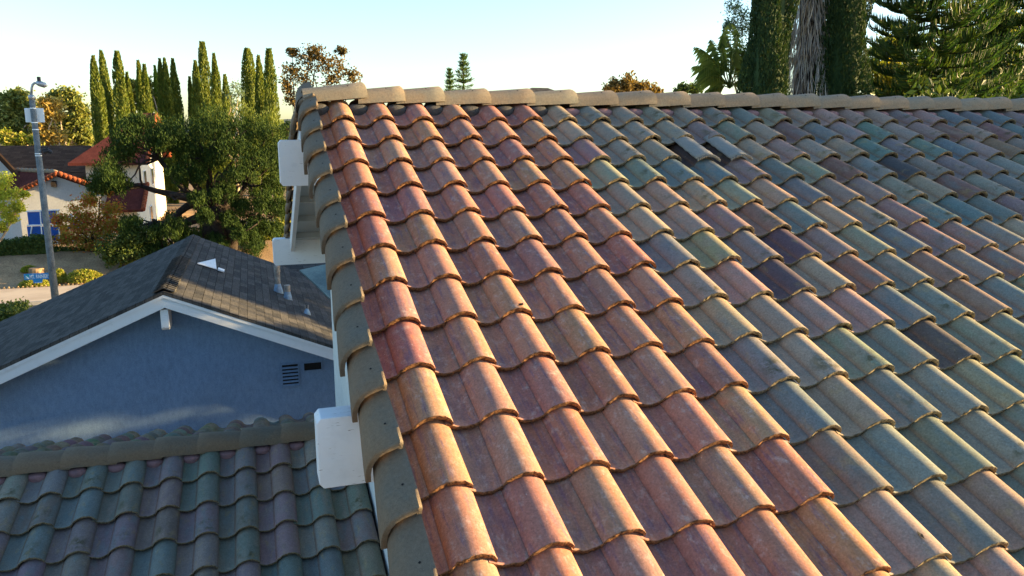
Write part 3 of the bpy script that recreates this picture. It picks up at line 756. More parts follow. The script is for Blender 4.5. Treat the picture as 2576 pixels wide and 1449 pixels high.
# louvred vent and slot vent
v0, v1 = aty(706, 916, YW), aty(755, 971, YW)
mb = MB(); xa, xb, za, zb_ = v0[0], v1[0], v1[2], v0[2]
for lo, hi in (((xa, YW - .02, za), (xa + .018, YW - .003, zb_)), ((xb - .018, YW - .02, za), (xb, YW - .003, zb_)), ((xa + .02, YW - .02, za), (xb - .02, YW - .003, za + .018)), ((xa + .02, YW - .02, zb_ - .018), (xb - .02, YW - .003, zb_))): mb.box(lo, hi)
vent = mb.build('gable_vent', M['blue'], bh)
mb = MB()
for k in range(6):
    z0_ = za + .03 + k * (zb_ - za - .05) / 6
    mb.prism([(xa + .019, YW - .028, z0_), (xa + .019, YW - .004, z0_ + .022), (xa + .019, YW - .004, z0_ + .016), (xa + .019, YW - .028, z0_ - .006)], (xb - xa - .038, 0, 0))
mb.build('louvre', M['blue'], vent)
mb = MB(); mb.box((xa + .02, YW - .0035, za + .02), (xb - .02, YW - .0025, zb_ - .02)); mb.build('vent_backing', M['hole'], vent)
v0, v1 = aty(762, 912, YW), aty(811, 930, YW)
mb = MB(); xa, xb, za, zb_ = v0[0], v1[0], v1[2], v0[2]
for lo, hi in (((xa, YW - .02, za), (xa + .015, YW - .003, zb_)), ((xb - .015, YW - .02, za), (xb, YW - .003, zb_)), ((xa + .017, YW - .02, za), (xb - .017, YW - .003, za + .015)), ((xa + .017, YW - .02, zb_ - .015), (xb - .017, YW - .003, zb_))): mb.box(lo, hi)
sv = mb.build('slot_vent', M['blue'], bh)
mb = MB(); mb.box((xa + .016, YW - .006, za + .016), (xb - .016, YW - .003, zb_ - .016)); mb.build('screen', M['hole'], sv)
# vent pipes through the right slope
def pipe(px, pyb, pyt, Y, rad, capk=1.15, name='vent_pipe'):
    pb = np.array(aty(px, pyb, Y)); x_ = pb[0]; z0_ = zr(x_)
    h_ = abs(pyb - pyt) * mpp((x_, Y, z0_)) / math.cos(PITCH)
    mb = MB(); mb.tube([(x_, Y, z0_ - .05), (x_, Y, z0_ + h_ - .13)], rad, 14)
    mb.tube([(x_, Y, z0_ + h_ - .13), (x_, Y, z0_ + h_ - .12), (x_, Y, z0_ + h_)], [rad, rad * capk, rad * capk], 14)
    o = mb.build(name, M['pvc'], bh, smooth=False)
    mb = MB(); mb.tube([(x_, Y, z0_ - .06), (x_, Y, z0_ + .03), (x_, Y, z0_ + .16), (x_, Y, z0_ + .17)], [rad * 2.0, rad * 1.75, rad * 1.15, rad * 1.02], 14)
    mb.build('flashing', M['lead'], o, smooth=True)
pipe(700, 732, 666, 9.2, .052)
pipe(724, 748, 713, 8.81, .045, 1.3)
x_ = aty(772, 785, 7.93)[0]; z0_ = zr(x_)
mb = MB(); mb.tube([(x_ - .02, 7.93, z0_), (x_ - .03, 7.93, z0_ + .17)], .012, 8); mb.tube([(x_ + .02, 7.93, z0_), (x_ + .03, 7.93, z0_ + .17)], .012, 8); mb.build('bracket', M['pvc'], bh)
mb = MB(); mb.tube([(x_, 7.93, z0_ - .03), (x_, 7.93, z0_ + .03), (x_, 7.93, z0_ + .1)], [.07, .06, .03], 10); mb.build('flashing', M['lead'], bh, smooth=True)
# rear wing: a second shingle gable behind, meeting the slope in a valley
mb = MB()
WX0 = 1.75; WZ = -2.95
def wuv(v): return (v[0], v[1])
mb.prism([(.1, 10.2, -4.35), (5.2, 10.2, -4.35), (5.2, 13.6, WZ), (-.05, 13.6, WZ - .43)][::1], (0, 0, -.05))
mb.prism([(-.05, 13.6, WZ - .43), (5.2, 13.6, WZ), (5.2, 17.0, -4.35), (.1, 17.0, -4.35)], (0, 0, -.05))
mb.build('wing_roof', M['shingle'], bh, uvf=wuv)
# grey-green rolled roofing patch in the valley
g = [np.array(aty(753, 683, 10.0)), np.array(aty(822, 668, 10.0)), np.array(aty(840, 672, 9.6)), np.array(aty(840, 760, 8.7)), np.array(aty(826, 752, 8.8)), np.array(aty(790, 716, 9.4))]
mb = MB(); mb.prism([tuple(v + np.array((0, -.1, .05))) for v in g], (0, .02, -.03)); mb.build('rolled_roofing', M['tarp'], bh)
# loose white board on the slope
tri = []
for px_, py_ in ((497, 664), (542, 653), (545, 678)):
    d = ray(px_, py_); n_ = np.array([KP, 0, 1]); k = ((AZ + KP * AX) + .03 - n_ @ CAM) / (n_ @ d); tri.append(CAM + k * d)
mb = MB(); mb.prism([tuple(v) for v in tri][::-1], (0, 0, .02))
tb = mb.build('white_board', M['white'], loc=tuple(tri[2])); tag(tb, 'small white triangular board lying on the charcoal shingle roof', 'board')
c_ = tri[2] + np.array([.02, -.02, .0])
mb = MB(); mb.box(tuple(c_ + np.array([0.0, -.06, -.03])), tuple(c_ + np.array([.12, .16, -.005])), rot=Matrix.Rotation(math.atan(KP), 3, 'Y')); 
o = mb.build('white_scrap', M['white'], loc=tuple(c_)); tag(o, 'little pale scrap beside the white triangular board on the roof', 'scrap')

# ------------------------------------------------------------------ ground, street
xs_ = np.concatenate([np.linspace(-500, -60, 12), np.linspace(-50, 60, 45), np.linspace(70, 500, 12)])
ys_ = np.concatenate([np.linspace(-120, 20, 15), np.linspace(24, 50, 40), np.linspace(54, 130, 20), np.linspace(150, 900, 10)])
def gz(x, y):
    t = np.clip((y - 34.45) / 4.6, 0, 1); t = t * t * (3 - 2 * t)
    z = GZ - .17 + (1.15 if True else 0) * t + .06 * np.sin(x * .7) * np.cos(y * .9) * t
    return z + np.clip((y - 62) / 140, 0, 1) ** 1.3 * 3.0
GX, GY = np.meshgrid(xs_, ys_); V = np.stack([GX, GY, gz(GX, GY)], -1).reshape(-1, 3)
nx = len(xs_); idx = np.arange(len(V)).reshape(len(ys_), nx)
F = np.stack([idx[:-1, :-1], idx[:-1, 1:], idx[1:, 1:], idx[1:, :-1]], -1).reshape(-1, 4)
tag(np_mesh('ground', V, F, [M['ground']], smooth=True), 'dry brown earth under the planting and yards', kind='structure')
mb = MB(); mb.box((-120, 23.5, GZ - .3), (120, 30.85, GZ - .14)); tag(mb.build('road', M['road']), 'grey asphalt street beyond the blue house', kind='structure')
mb = MB(); mb.box((-120, 31.05, GZ - .3), (120, 34.5, GZ)); tag(mb.build('pavement', M['walk']), 'pale concrete pavement across the street', kind='structure')
mb = MB(); mb.box((-120, 30.86, GZ - .3), (120, 31.04, GZ + .002)); tag(mb.build('kerb', M['kerb']), 'concrete kerb along the far pavement', kind='structure')
mb = MB(); mb.box((-120, 20.5, GZ - .3), (120, 23.49, GZ + .002)); tag(mb.build('near_pavement', M['walk']), 'concrete pavement on the near side of the street', kind='structure')
# zigzag brick edging along the bed: each leaning block
mbe = MB()
for k in range(84):
    x_ = -16 + k * .19
    mbe.prism([(x_, 34.55, GZ - .05), (x_ + .095, 34.55, GZ + .075 + .02 * math.sin(k * 2.3)), (x_ + .19, 34.55, GZ - .05)], (0, .10, 0))
tag(mbe.build('garden_edging', M['wood'], loc=(-8, 34.6, GZ)), 'zigzag pale brick edging between pavement and planting bed', 'edging')

hx = np.linspace(-700, 700, 90); hy = np.linspace(240, 620, 14)
HX, HYY = np.meshgrid(hx, hy); tt_ = np.clip((HYY - 240) / 260, 0, 1)
HZ = -5.5 + tt_ ** .8 * (9 + 5 * np.sin(HX * .011) + 3 * np.sin(HX * .031 + 1) + 1.2 * np.sin(HX * .09 + HYY * .02))
V = np.stack([HX, HYY, HZ], -1).reshape(-1, 3); nx = len(hx); idx = np.arange(len(V)).reshape(len(hy), nx)
F = np.stack([idx[:-1, :-1], idx[:-1, 1:], idx[1:, 1:], idx[1:, :-1]], -1).reshape(-1, 4)
M['hill'] = simple('brushy_hill', (.13, .13, .085), (.08, .085, .055), .05, .95, .6, .5, 1.2)
tag(np_mesh('hills', V, F, [M['hill']], smooth=True), 'low grey green hills on the horizon', kind='structure')
# ------------------------------------------------------------------ leaf and tree generators
def rot_rand(n, rng):
    q = rng.normal(size=(n, 4)); q /= np.linalg.norm(q, axis=1, keepdims=True)
    w_, x, y, z = q.T
    return np.stack([1-2*(y*y+z*z), 2*(x*y-z*w_), 2*(x*z+y*w_), 2*(x*y+z*w_), 1-2*(x*x+z*z), 2*(y*z-x*w_), 2*(x*z-y*w_), 2*(y*z+x*w_), 1-2*(x*x+y*y)], 1).reshape(-1, 3, 3)
def leaf_arrays(P, size, asp=.5, rng=RNG, direc=None, spread=.5, curl=.25):
    """one folded diamond leaf per point; direc = mean long-axis direction"""
    n = len(P); size = np.broadcast_to(size, (n,)) * rng.uniform(.6, 1.35, n)
    if direc is None:
        Rm = rot_rand(n, rng); a_ = Rm[:, :, 0]; b_ = Rm[:, :, 1]
    else:
        a_ = np.asarray(direc) + rng.normal(0, spread, (n, 3)); a_ /= np.linalg.norm(a_, axis=1, keepdims=True)
        r_ = rng.normal(size=(n, 3)); b_ = np.cross(a_, r_); b_ /= np.linalg.norm(b_, axis=1, keepdims=True)
    c_ = np.cross(a_, b_); s = size[:, None]
    v0 = P - a_ * s * .5; v2 = P + a_ * s * .5
    v1 = P + b_ * s * asp * .5 + c_ * s * curl * .3; v3 = P - b_ * s * asp * .5 + c_ * s * curl * .3
    V = np.stack([v0, v1, v2, v3], 1).reshape(-1, 3)
    F = np.arange(4 * n).reshape(n, 4)
    return V, F
def leaves(name, P, size, mat, parent, asp=.5, direc=None, spread=.5, rng=RNG, loc=None):
    V, F = leaf_arrays(np.asarray(P), size, asp, rng, direc, spread)
    return np_mesh(name, V, F, [mat], parent, loc)
def ball(c, r, n, rng, shell=.5):
    d = rng.normal(size=(n, 3)); d /= np.linalg.norm(d, axis=1, keepdims=True)
    rad = rng.random(n) ** (1 / 3); rad = shell + (1 - shell) * rad if shell < 1 else rad
    return np.asarray(c) + d * np.asarray(r) * (rng.random(n) ** shell)[:, None]
def limb(mb, a_, b_, r0, r1, rng, bend=.12, n=5, sides=7):
    a_ = np.asarray(a_, float); b_ = np.asarray(b_, float); L = np.linalg.norm(b_ - a_)
    o1 = rng.normal(0, bend * L, 3); o2 = rng.normal(0, bend * .5 * L, 3)
    pts = []
    for k in range(n + 1):
        t = k / n; pts.append(a_ + (b_ - a_) * t + o1 * math.sin(math.pi * t) + o2 * math.sin(2 * math.pi * t))
    mb.tube(pts, [r0 + (r1 - r0) * k / n for k in range(n + 1)], sides)
    return pts
def broadleaf(name, label, cat, base, clumps, trunk_r, fork, leafm, barkm, lsize, per, seed, sub=26, subr=.33, asp=.5, direc=None, spread=.5, group=None, twigs=2, shell=.45):
    """clumps: (centre xyz, radius) list; fork: height fraction where limbs leave the trunk"""
    rng = np.random.default_rng(seed)
    base = np.asarray(base, float)
    t = empty(name, tuple(base), label, cat, group)
    C_ = np.array([c for c, r in clumps]); top = C_.mean(0)
    fk = base + (top - base) * fork * np.array([.8, .8, 1])
    mb = MB(); limb(mb, base, fk, trunk_r * 1.15, trunk_r * .8, rng, .04, 6, 10)
    P = []
    for c, r in clumps:
        c = np.asarray(c); r = np.broadcast_to(r, (3,))
        e = c - np.array([0, 0, r[2] * .2])
        limb(mb, fk - (fk - base) * rng.uniform(0, .15), e, trunk_r * .5, trunk_r * .10, rng, .09, 6, 6)
        S = ball(c, r, sub, rng, shell)
        for s in S[:twigs * 3]: limb(mb, e, s, trunk_r * .13, trunk_r * .03, rng, .08, 3, 4)
        for s in S:
            k = max(4, int(per / sub)); P.append(s + rng.normal(0, 1, (k, 3)) * r * subr * rng.uniform(.6, 1.2))
    mb.build('trunk', barkm, t, smooth=True)
    P = np.concatenate(P)
    leaves('crown', P, lsize, leafm, t, asp, direc, spread, rng)
    return t
def pc(px_, py_, Y, rpx, dep=1.0, ry=None):
    """clump centred on a seen spot at depth Y with a radius of rpx seen pixels"""
    p = np.array(aty(px_, py_, Y)); m_ = mpp(p); r = rpx * m_
    return (p, np.array([r, r * dep, (ry * m_ if ry else r * .85)]))

# ------------------------------------------------------------------ Italian cypresses beyond the houses
CY = [(135, 290, 130), (225, 225, 120), (410, 235, 130), (550, 490, 100), (685, 345, 95), (760, 395, 100), (885, 410, 66), (940, 325, 96), (1000, 320, 96), (1108, 325, 110),
      (1370, 350, 115), (1465, 120, 125), (1605, 260, 105), (1735, 520, 105), (1985, 200, 165), (2130, 285, 115), (2250, 205, 130), (1308, 545, 70)]
CYL = ['leftmost of the tall cypresses, beside the brown roof', 'tall cypress second from the left end of the row', 'tall blunt cypress third from the left with a gap either side', 'short pointed cypress between taller ones near the left end',
       'slim cypress with a forked tip left of the centre cluster', 'slim pointed cypress next to the forked one', 'thin lime green cypress, brighter than the others in the row', 'cypress directly right of the lime green one', 'cypress leaning on the right of the lime green cluster',
       'lone slim cypress with sky on both sides mid row', 'pointed cypress left of the tallest one with a small spire beside it', 'tallest cypress of the row, thick with a blunt top', 'sharp pointed cypress right of the tallest one', 'low pointed cypress in the gap before the last three',
       'thickest cypress, first of the last three on the right', 'middle and shortest of the last three cypresses', 'rightmost cypress of the row with a flat top, by the autumn tree', 'small low cypress spire left of the tallest one']
def cypress(base, top, rad, leafm, label, seed, n=5200, ls=.26, group='italian cypresses beyond the houses', blunt=.0, dens=1.0):
    rng = np.random.default_rng(seed); base = np.asarray(base, float); H = top - base[2]
    t = empty('italian_cypress', tuple(base), label, 'tree', group)
    mb = MB(); mb.tube([base, base + np.array([0, 0, H * .5]), base + np.array([0, 0, H * .93])], [rad * .22, rad * .14, .02], 7); mb.build('trunk', M['bark'], t, smooth=True)
    z = rng.random(n) ** .92
    prof = np.minimum(1, .66 + 1.2 * z) * np.clip((np.clip(1 - z, 0, 1) / .32) ** (.58 if blunt < .5 else .36), 0, 1)
    prof = np.maximum(prof, .16 * (1 + blunt))
    th = rng.random(n) * 2 * math.pi
    k1, k2, k3 = rng.uniform(0, 6.28, 3)
    bump = 1 + (.13 if n < 20000 else .2) * np.sin(3 * th + (9 if n < 20000 else 22) * z + k1) + .10 * np.sin(5 * th - 17 * z + k2) + .08 * np.sin(31 * z + 2 * th + k3)
    rr = rad * prof * bump * (1 - .35 * rng.random(n) ** 2.2)
    swx = .10 * rad * np.sin(z * 5 + k1); swy = .10 * rad * np.cos(z * 4 + k2)
    P = np.stack([base[0] + np.cos(th) * rr + swx, base[1] + np.sin(th) * rr + swy, base[2] + z * H], 1)
    d = np.stack([np.cos(th) * .35, np.sin(th) * .35, np.full(n, 1.0)], 1)
    leaves('crown', P, ls, leafm, t, .42, d, .28, rng)
    # dense inner core so the column is opaque
    core = MB(); zs_ = np.linspace(.0, .95, 14)
    pr = [max(.03, rad * .72 * min(1, .58 + 1.5 * zz) * min(1, ((1 - zz) / .36)) ** .7) for zz in zs_]
    core.tube([(base[0] + .10 * rad * math.sin(zz * 5 + k1), base[1] + .10 * rad * math.cos(zz * 4 + k2), base[2] + zz * H) for zz in zs_], pr, 9)
    core.build('inner_foliage', leafm, t, smooth=True)
    return t
for i, (X, Y_, w_) in enumerate(CY):
    dY = 70 + 5 * math.sin(i * 2.3)
    px_, py_ = 201.2 + X * .2083, 80.5 + Y_ * .2083
    tp = np.array(aty(px_ + (6 if i in (0, 1, 2, 14, 15, 16) else 3), py_, dY)); rad = w_ * .2083 * mpp(tp) * .60
    zb0 = float(gz(np.array(tp[0]), np.array(dY))) - .05
    cypress((tp[0], dY, zb0), tp[2], rad, M['l_cypyel'] if i == 6 else M['l_cyp'], CYL[i], 100 + i, n=5200 if w_ < 140 else 7000, blunt=1 if i in (2, 11, 16, 14) else 0)

# ------------------------------------------------------------------ pair of big dark cypresses and the palm behind the ridge
def bigcyp(px_, hw, Y, label, seed):
    p = np.array(aty(px_, 120, Y)); rad = hw * mpp(p)
    cypress((p[0], Y, GZ), 11.5, rad * 1.02, M['l_cypdark'], label, seed, n=60000, ls=.105, group='dark cypresses behind the ridge', blunt=1)
bigcyp(1936, 52, 11.5, 'dark cypress left of the shaggy palm trunk behind the ridge', 201)
bigcyp(2122, 56, 11.8, 'dark cypress right of the shaggy palm trunk behind the ridge', 202)
def skirt_palm():
    rng = np.random.default_rng(77); Y = 12.6
    p = np.array(aty(2032, 120, Y)); m_ = mpp(p)
    t = empty('fan_palm', (p[0], Y, GZ), 'palm with a thick shaggy skirt of grey dead fronds between two dark cypresses', 'tree')
    mb = MB(); mb.tube([(p[0], Y, GZ), (p[0], Y, 2), (p[0], Y, 9)], [.42, .30, .26], 12); mb.build('trunk', M['bark'], t, smooth=True)
    N_ = 9500
    z = rng.uniform(-3.2, 9.0, N_); th = rng.random(N_) * 2 * math.pi
    tier = (z * 1.15 + .25 * np.sin(th * 3)) % 1.0                   # hanging tiers, each flaring at its lower edge
    r_ = .64 + .24 * (1 - tier) + .07 * np.sin(th * 4 + z * 1.7) + np.where(z < 1.0, .12, 0)
    r_ = r_ * rng.uniform(.8, 1.08, N_)
    P = np.stack([p[0] + np.cos(th) * r_, Y + np.sin(th) * r_, z], 1)
    d = np.stack([np.cos(th) * .16, np.sin(th) * .16, np.full(N_, -1.0)], 1)
    leaves('dead_frond', P, .62, M['l_dead'], t, .045, d, .13, rng)
    # green crown far above the frame
    mb = MB(); V, F = [], []
    for k in range(26):
        th_ = k * 2.4; el = R(-20 + 75 * ((k * .618) % 1)); d = np.array([math.cos(th_) * math.cos(el), math.sin(th_) * math.cos(el), math.sin(el)])
        c0 = np.array([p[0], Y, 9.0]); c1 = c0 + d * 1.1; mb.tube([c0, c1], [.03, .018], 5)
        sd = np.cross(d, [0, 0, 1]); sd /= np.linalg.norm(sd); up_ = np.cross(sd, d)
        for j in range(22):
            a_ = R(-100 + 200 * j / 21); q = d * math.cos(a_) + sd * math.sin(a_); e = c1 + q * .95 - np.array([0, 0, .12]); w2 = np.cross(q, up_) * .035
            b = len(V); V += [c1, c1 + q * .5 + w2, e, c1 + q * .5 - w2]; F.append((b, b+1, b+2, b+3))
    mb.build('stalk', M['l_palm'], t); np_mesh('crown', V, F, [M['l_palm']], t)
    # one folded dead frond hanging clear on the left
    f0 = np.array(aty(1962, 92, Y - 1.0)); f1 = np.array(aty(1985, 62, Y - .6))
    mb = MB(); mb.tube([f1, (f0 + f1) / 2 + np.array([0, 0, .05]), f0], .012, 5); mb.build('stalk', M['palebark'], t)
    Pn = f0 + rng.normal(0, 1, (140, 3)) * np.array([.06, .06, .05]) + np.array([0, 0, -.12])
    leaves('folded_frond', Pn, .34, M['l_gold'], t, .07, np.tile([0, 0, -1.0], (140, 1)), .28, rng)
skirt_palm()

# ------------------------------------------------------------------ araucaria-like conifers at the upper right
def araucaria(px_, Y, label, seed, zlo, zhi, reach, nb=62, per=100, dens=1.0):
    rng = np.random.default_rng(seed); p = np.array(aty(px_, 150, Y))
    t = empty('conifer', (p[0], Y, GZ), label, 'tree', 'dark conifers at the upper right')
    mb = MB(); mb.tube([(p[0], Y, GZ), (p[0] + .1, Y, zlo), (p[0], Y, zhi)], [.22, .15, .03], 9)
    V, F = [], []
    def strip(pts, w_):
        pts = np.asarray(pts); d = pts[-1] - pts[0]; s = np.cross(d, rng.normal(size=3)); s /= np.linalg.norm(s) + 1e-9
        b = len(V)
        ws = [w_, w_ * 1.1, w_ * .9, w_ * .25]
        for q, ww in zip(pts, ws): V.append(q - s * ww); V.append(q + s * ww)
        for k in range(len(pts) - 1): F.append((b + 2*k, b + 2*k + 1, b + 2*k + 3, b + 2*k + 2))
    for k in range(nb):
        z = zlo + (zhi - zlo) * (k + rng.random()) / nb; th = k * 2.39996 + rng.normal(0, .2)
        L = reach * (1 - .75 * max(0, (z - zlo) / (zhi - zlo)) ** 1.2) * rng.uniform(.75, 1.1)
        d = np.array([math.cos(th), math.sin(th), 0.0]); sag = rng.uniform(.03, .16)
        o_ = np.array([p[0], Y, z])
        def at(u): return o_ + d * L * u + np.array([0, 0, -sag * L * math.sin(math.pi * u * .8) + .22 * L * u ** 3])
        mb.tube([at(u) for u in (0, .25, .5, .75, 1)], [.035, .028, .02, .012, .006], 5)
        sd = np.array([-d[1], d[0], 0])
        for j in range(per):
            u = .12 + .88 * (j + rng.random()) / per; q = at(u)
            side = 1 if j % 2 else -1
            l = (.32 + .28 * math.sin(math.pi * min(1, u * .95))) * rng.uniform(.7, 1.15)
            out = sd * side * rng.uniform(.3, 1) + d * rng.uniform(.25, .8)
            out /= np.linalg.norm(out)
            up_ = np.array([0, 0, 1.0])
            strip([q, q + out * l * .45 + up_ * l * .02, q + out * l * .75 + up_ * l * .25, q + out * l * .85 + up_ * l * .62], .016)
    mb.build('trunk', M['bark'], t, smooth=True)
    np_mesh('crown', V, F, [M['l_pine']], t)
araucaria(2335, 12.6, 'nearer dark conifer with upturned rope-like sprays, right of the cypress', 301, -2.6, 7.6, 2.8, 185, 110)
araucaria(2520, 13.8, 'dark conifer at the right edge with upturned sprays', 302, -2.6, 7.8, 2.9, 185, 110)
araucaria(2700, 14.5, 'dark conifer partly cut by the right edge of the picture', 303, -2.6, 8.2, 2.9, 170, 100)

# sunlit broadleaf trees glimpsed behind the conifers
for i, (px_, Y, spots) in enumerate(((2250, 21, [(2200, 190, 60), (2270, 200, 55), (2240, 130, 42), (2330, 225, 50)]), (2480, 22, [(2420, 190, 60), (2490, 150, 60), (2550, 200, 60), (2400, 110, 40), (2520, 70, 40)]))):
    b_ = aty(px_, 200, Y)
    broadleaf('broadleaf_tree', ['sunlit yellow green tree behind the nearer conifer', 'sunlit yellow green tree behind the conifers at the right edge'][i], 'tree', (b_[0], Y, GZ), [pc(x, y, Y, r_) for x, y, r_ in spots], .14, .5, M['l_back'], M['bark'], .17, 2300, 320 + i, group='sunlit trees behind the conifers')
# thin gum tree with sparse grey-green leaves above the feather palm
Y = 16.5; b_ = aty(1905, 235, Y)
broadleaf('gum_tree', 'thin tree with sparse grey green leaves against the sky left of the dark cypress', 'tree', (b_[0] + .3, Y, GZ), [pc(1845, 18, Y, 26), pc(1870, 40, Y, 26), pc(1840, 62, Y, 24), pc(1868, 78, Y, 26), pc(1892, 60, Y, 28), pc(1830, 68, Y, 12)], .07, .75, M['l_grey'], M['palebark'], .085, 330, 331, sub=22)
Y = 15.5; b_ = aty(1890, 235, Y)
broadleaf('broadleaf_tree', 'round bushy tree with yellow green leaves behind the feather palm', 'tree', (b_[0], Y, GZ), [pc(1855, 140, Y, 24), pc(1880, 130, Y, 26), pc(1868, 170, Y, 22), pc(1885, 175, Y, 22)], .08, .7, M['l_palm'], M['bark'], .085, 900, 332)
# feather palm
def feather_palm():
    rng = np.random.default_rng(55); Y = 15.0
    c = np.array(aty(1836, 222, Y)); m_ = mpp(c)
    t = empty('feather_palm', (c[0], Y, GZ), 'small feather palm with arching fronds rising behind the ridge', 'tree')
    mb = MB(); mb.tube([(c[0], Y, GZ), (c[0], Y, c[2] - .25)], [.16, .11], 9); mb.build('trunk', M['palebark'], t, smooth=True)
    V, F = [], []; st = MB()
    tips = [(1748, 118), (1742, 168), (1750, 205), (1790, 100), (1822, 85), (1852, 90), (1880, 130), (1900, 190), (1775, 228), (1765, 140), (1905, 150), (1838, 60), (1800, 190), (1880, 215)]
    for k, (tx, ty) in enumerate(tips):
        e = np.array(aty(tx, ty, Y + rng.uniform(-1.0, .6))); L = np.linalg.norm(e - c)
        mid = (c + e) / 2 + np.array([0, 0, .30 * L])
        def at(u): return (1-u)**2 * c + 2*u*(1-u) * mid + u*u * e
        pts = [at(u) for u in np.linspace(0, 1, 9)]
        st.tube(pts, [.022 - .018 * u for u in np.linspace(0, 1, 9)], 5)
        for j in range(14):
            u = .22 + .78 * (j + .5 * rng.random()) / 13.6; q = at(u); d = at(min(1, u + .02)) - at(u - .02); d /= np.linalg.norm(d)
            sd = np.cross(d, [0, 0, 1.0]); sd /= np.linalg.norm(sd) + 1e-9
            for sgn in (-1, 1):
                l = (.46 * math.sin(math.pi * min(1, .12 + u * .86)) + .05) * rng.uniform(.85, 1.1)
                o_ = sd * sgn * .6 + d * .65 + np.array([0, 0, -.25]); o_ /= np.linalg.norm(o_)
                tip = q + o_ * l + np.array([0, 0, -rng.uniform(.4, .9) * l]); w2 = d * .0062
                b = len(V); V += [q - w2, q + w2, q + o_ * l * .55 + w2 * 1.2, tip]; F.append((b, b+1, b+2, b+3))
    st.build('stalk', M['l_palm'], t); np_mesh('crown', V, F, [M['l_palm']], t)
feather_palm()
# far small things over the ridge
def norfolk(px_, pt, Y, wpx, label, seed):
    rng = np.random.default_rng(seed); tp = np.array(aty(px_, pt, Y)); m_ = mpp(tp)
    t = empty('norfolk_pine', (tp[0], Y, GZ), label, 'tree', 'norfolk pines far over the ridge')
    mb = MB(); mb.tube([(tp[0], Y, GZ), (tp[0], Y, tp[2])], [.25, .03], 7)
    P = []; D = []
    for k in range(14):
        z = tp[2] - .25 - k * 8.6 * m_ * rng.uniform(.93, 1.05); L = wpx * m_ * min(1, .15 + .9 * (tp[2] - z) / (85 * m_))
        for j in range(6):
            th = j * math.pi / 3 + k * .5; d = np.array([math.cos(th), math.sin(th), .22])
            q = np.array([tp[0], Y, z]); mb.tube([q, q + d * L], [.03, .01], 4)
            n_ = 12; u = rng.uniform(.15, 1.05, n_)
            P.append(q + np.outer(u * L, d) + rng.normal(0, .05, (n_, 3)) + np.outer(np.ones(n_), [0, 0, .12])); D.append(np.tile(d * .8 + np.array([0, 0, .5]), (n_, 1)))
    mb.build('trunk', M['bark'], t); leaves('crown', np.concatenate(P), .34, M['l_norfolk'], t, .2, np.concatenate(D), .25, rng)
norfolk(1165, 135, 55, 26, 'larger norfolk pine standing over the ridge caps', 341)
norfolk(1131, 172, 58, 19, 'smaller norfolk pine left of the larger one over the ridge', 342)
Y = 48; b_ = aty(1590, 240, Y)
broadleaf('autumn_tree', 'golden treetop just showing over the middle of the ridge', 'tree', (b_[0], Y, GZ), [pc(1545, 222, Y, 22), pc(1580, 212, Y, 22), pc(1615, 222, Y, 22), pc(1645, 232, Y, 14), pc(1580, 240, Y, 22)], .2, .6, M['l_autumn'], M['bark'], .30, 700, 343)
Y = 40; b_ = aty(1735, 240, Y)
broadleaf('shrub_tree', 'low dark treetop showing over the ridge left of the feather palm', 'tree', (b_[0], Y, GZ), [pc(1725, 222, Y, 16), pc(1750, 226, Y, 14), pc(1705, 232, Y, 10)], .15, .7, M['l_hedge'], M['bark'], .22, 500, 344)
# far dark roof/chimney over the ridge
p = np.array(aty(1415, 232, 40)); m_ = mpp(p)
fr = empty('far_house', (p[0], 42, GZ), 'distant grey roof barely showing over the ridge caps', 'house')
zp = p[2] + 19 * m_; xl_, xr_ = p[0] - 24 * m_, p[0] + 22 * m_; hw = 5.0; ze_ = zp - 2.1
mb = MB()
mb.add([(xl_ - 4, 39, ze_), (xr_ + 4, 39, ze_), (xr_ + 4, 49, ze_), (xl_ - 4, 49, ze_), (xl_, 44, zp), (xr_, 44, zp)], [(0, 1, 5, 4), (1, 2, 5), (2, 3, 4, 5), (3, 0, 4), (3, 2, 1, 0)])
mb.build('roof', M['shingle'], fr, uvf=lambda v: (v[0], v[1]))
mb = MB(); mb.box((xl_ - 3.5, 39.5, GZ), (xr_ + 3.5, 48.5, ze_ - .003)); mb.build('wall', M['wstucco'], fr)

# ------------------------------------------------------------------ autumn tree by the gable corner
Y = 27; b_ = aty(775, 560, Y)
broadleaf('autumn_tree', 'sparse autumn tree with gold and brown leaves beside the gable corner', 'tree', (b_[0], Y, GZ),
          [pc(735, 175, Y, 36), pc(770, 150, Y, 36), pc(815, 150, Y, 36), pc(850, 165, Y, 36), pc(885, 190, Y, 26), pc(720, 215, Y, 28), pc(770, 200, Y, 36), pc(830, 195, Y, 36), pc(735, 250, Y, 24), pc(790, 130, Y, 24), pc(745, 325, Y, 22), pc(735, 130, Y, 14), pc(860, 130, Y, 14)],
          .10, .62, M['l_autumn'], M['bark'], .135, 330, 351, sub=34, subr=.22, shell=.8)
Y = 60; b_ = aty(722, 360, Y)
broadleaf('far_tree', 'small dark tree low between the last cypress and the gable beam', 'tree', (b_[0], Y, GZ + 1), [pc(722, 320, Y, 14), pc(730, 335, Y, 12)], .2, .7, M['l_hedge'], M['bark'], .3, 400, 352)

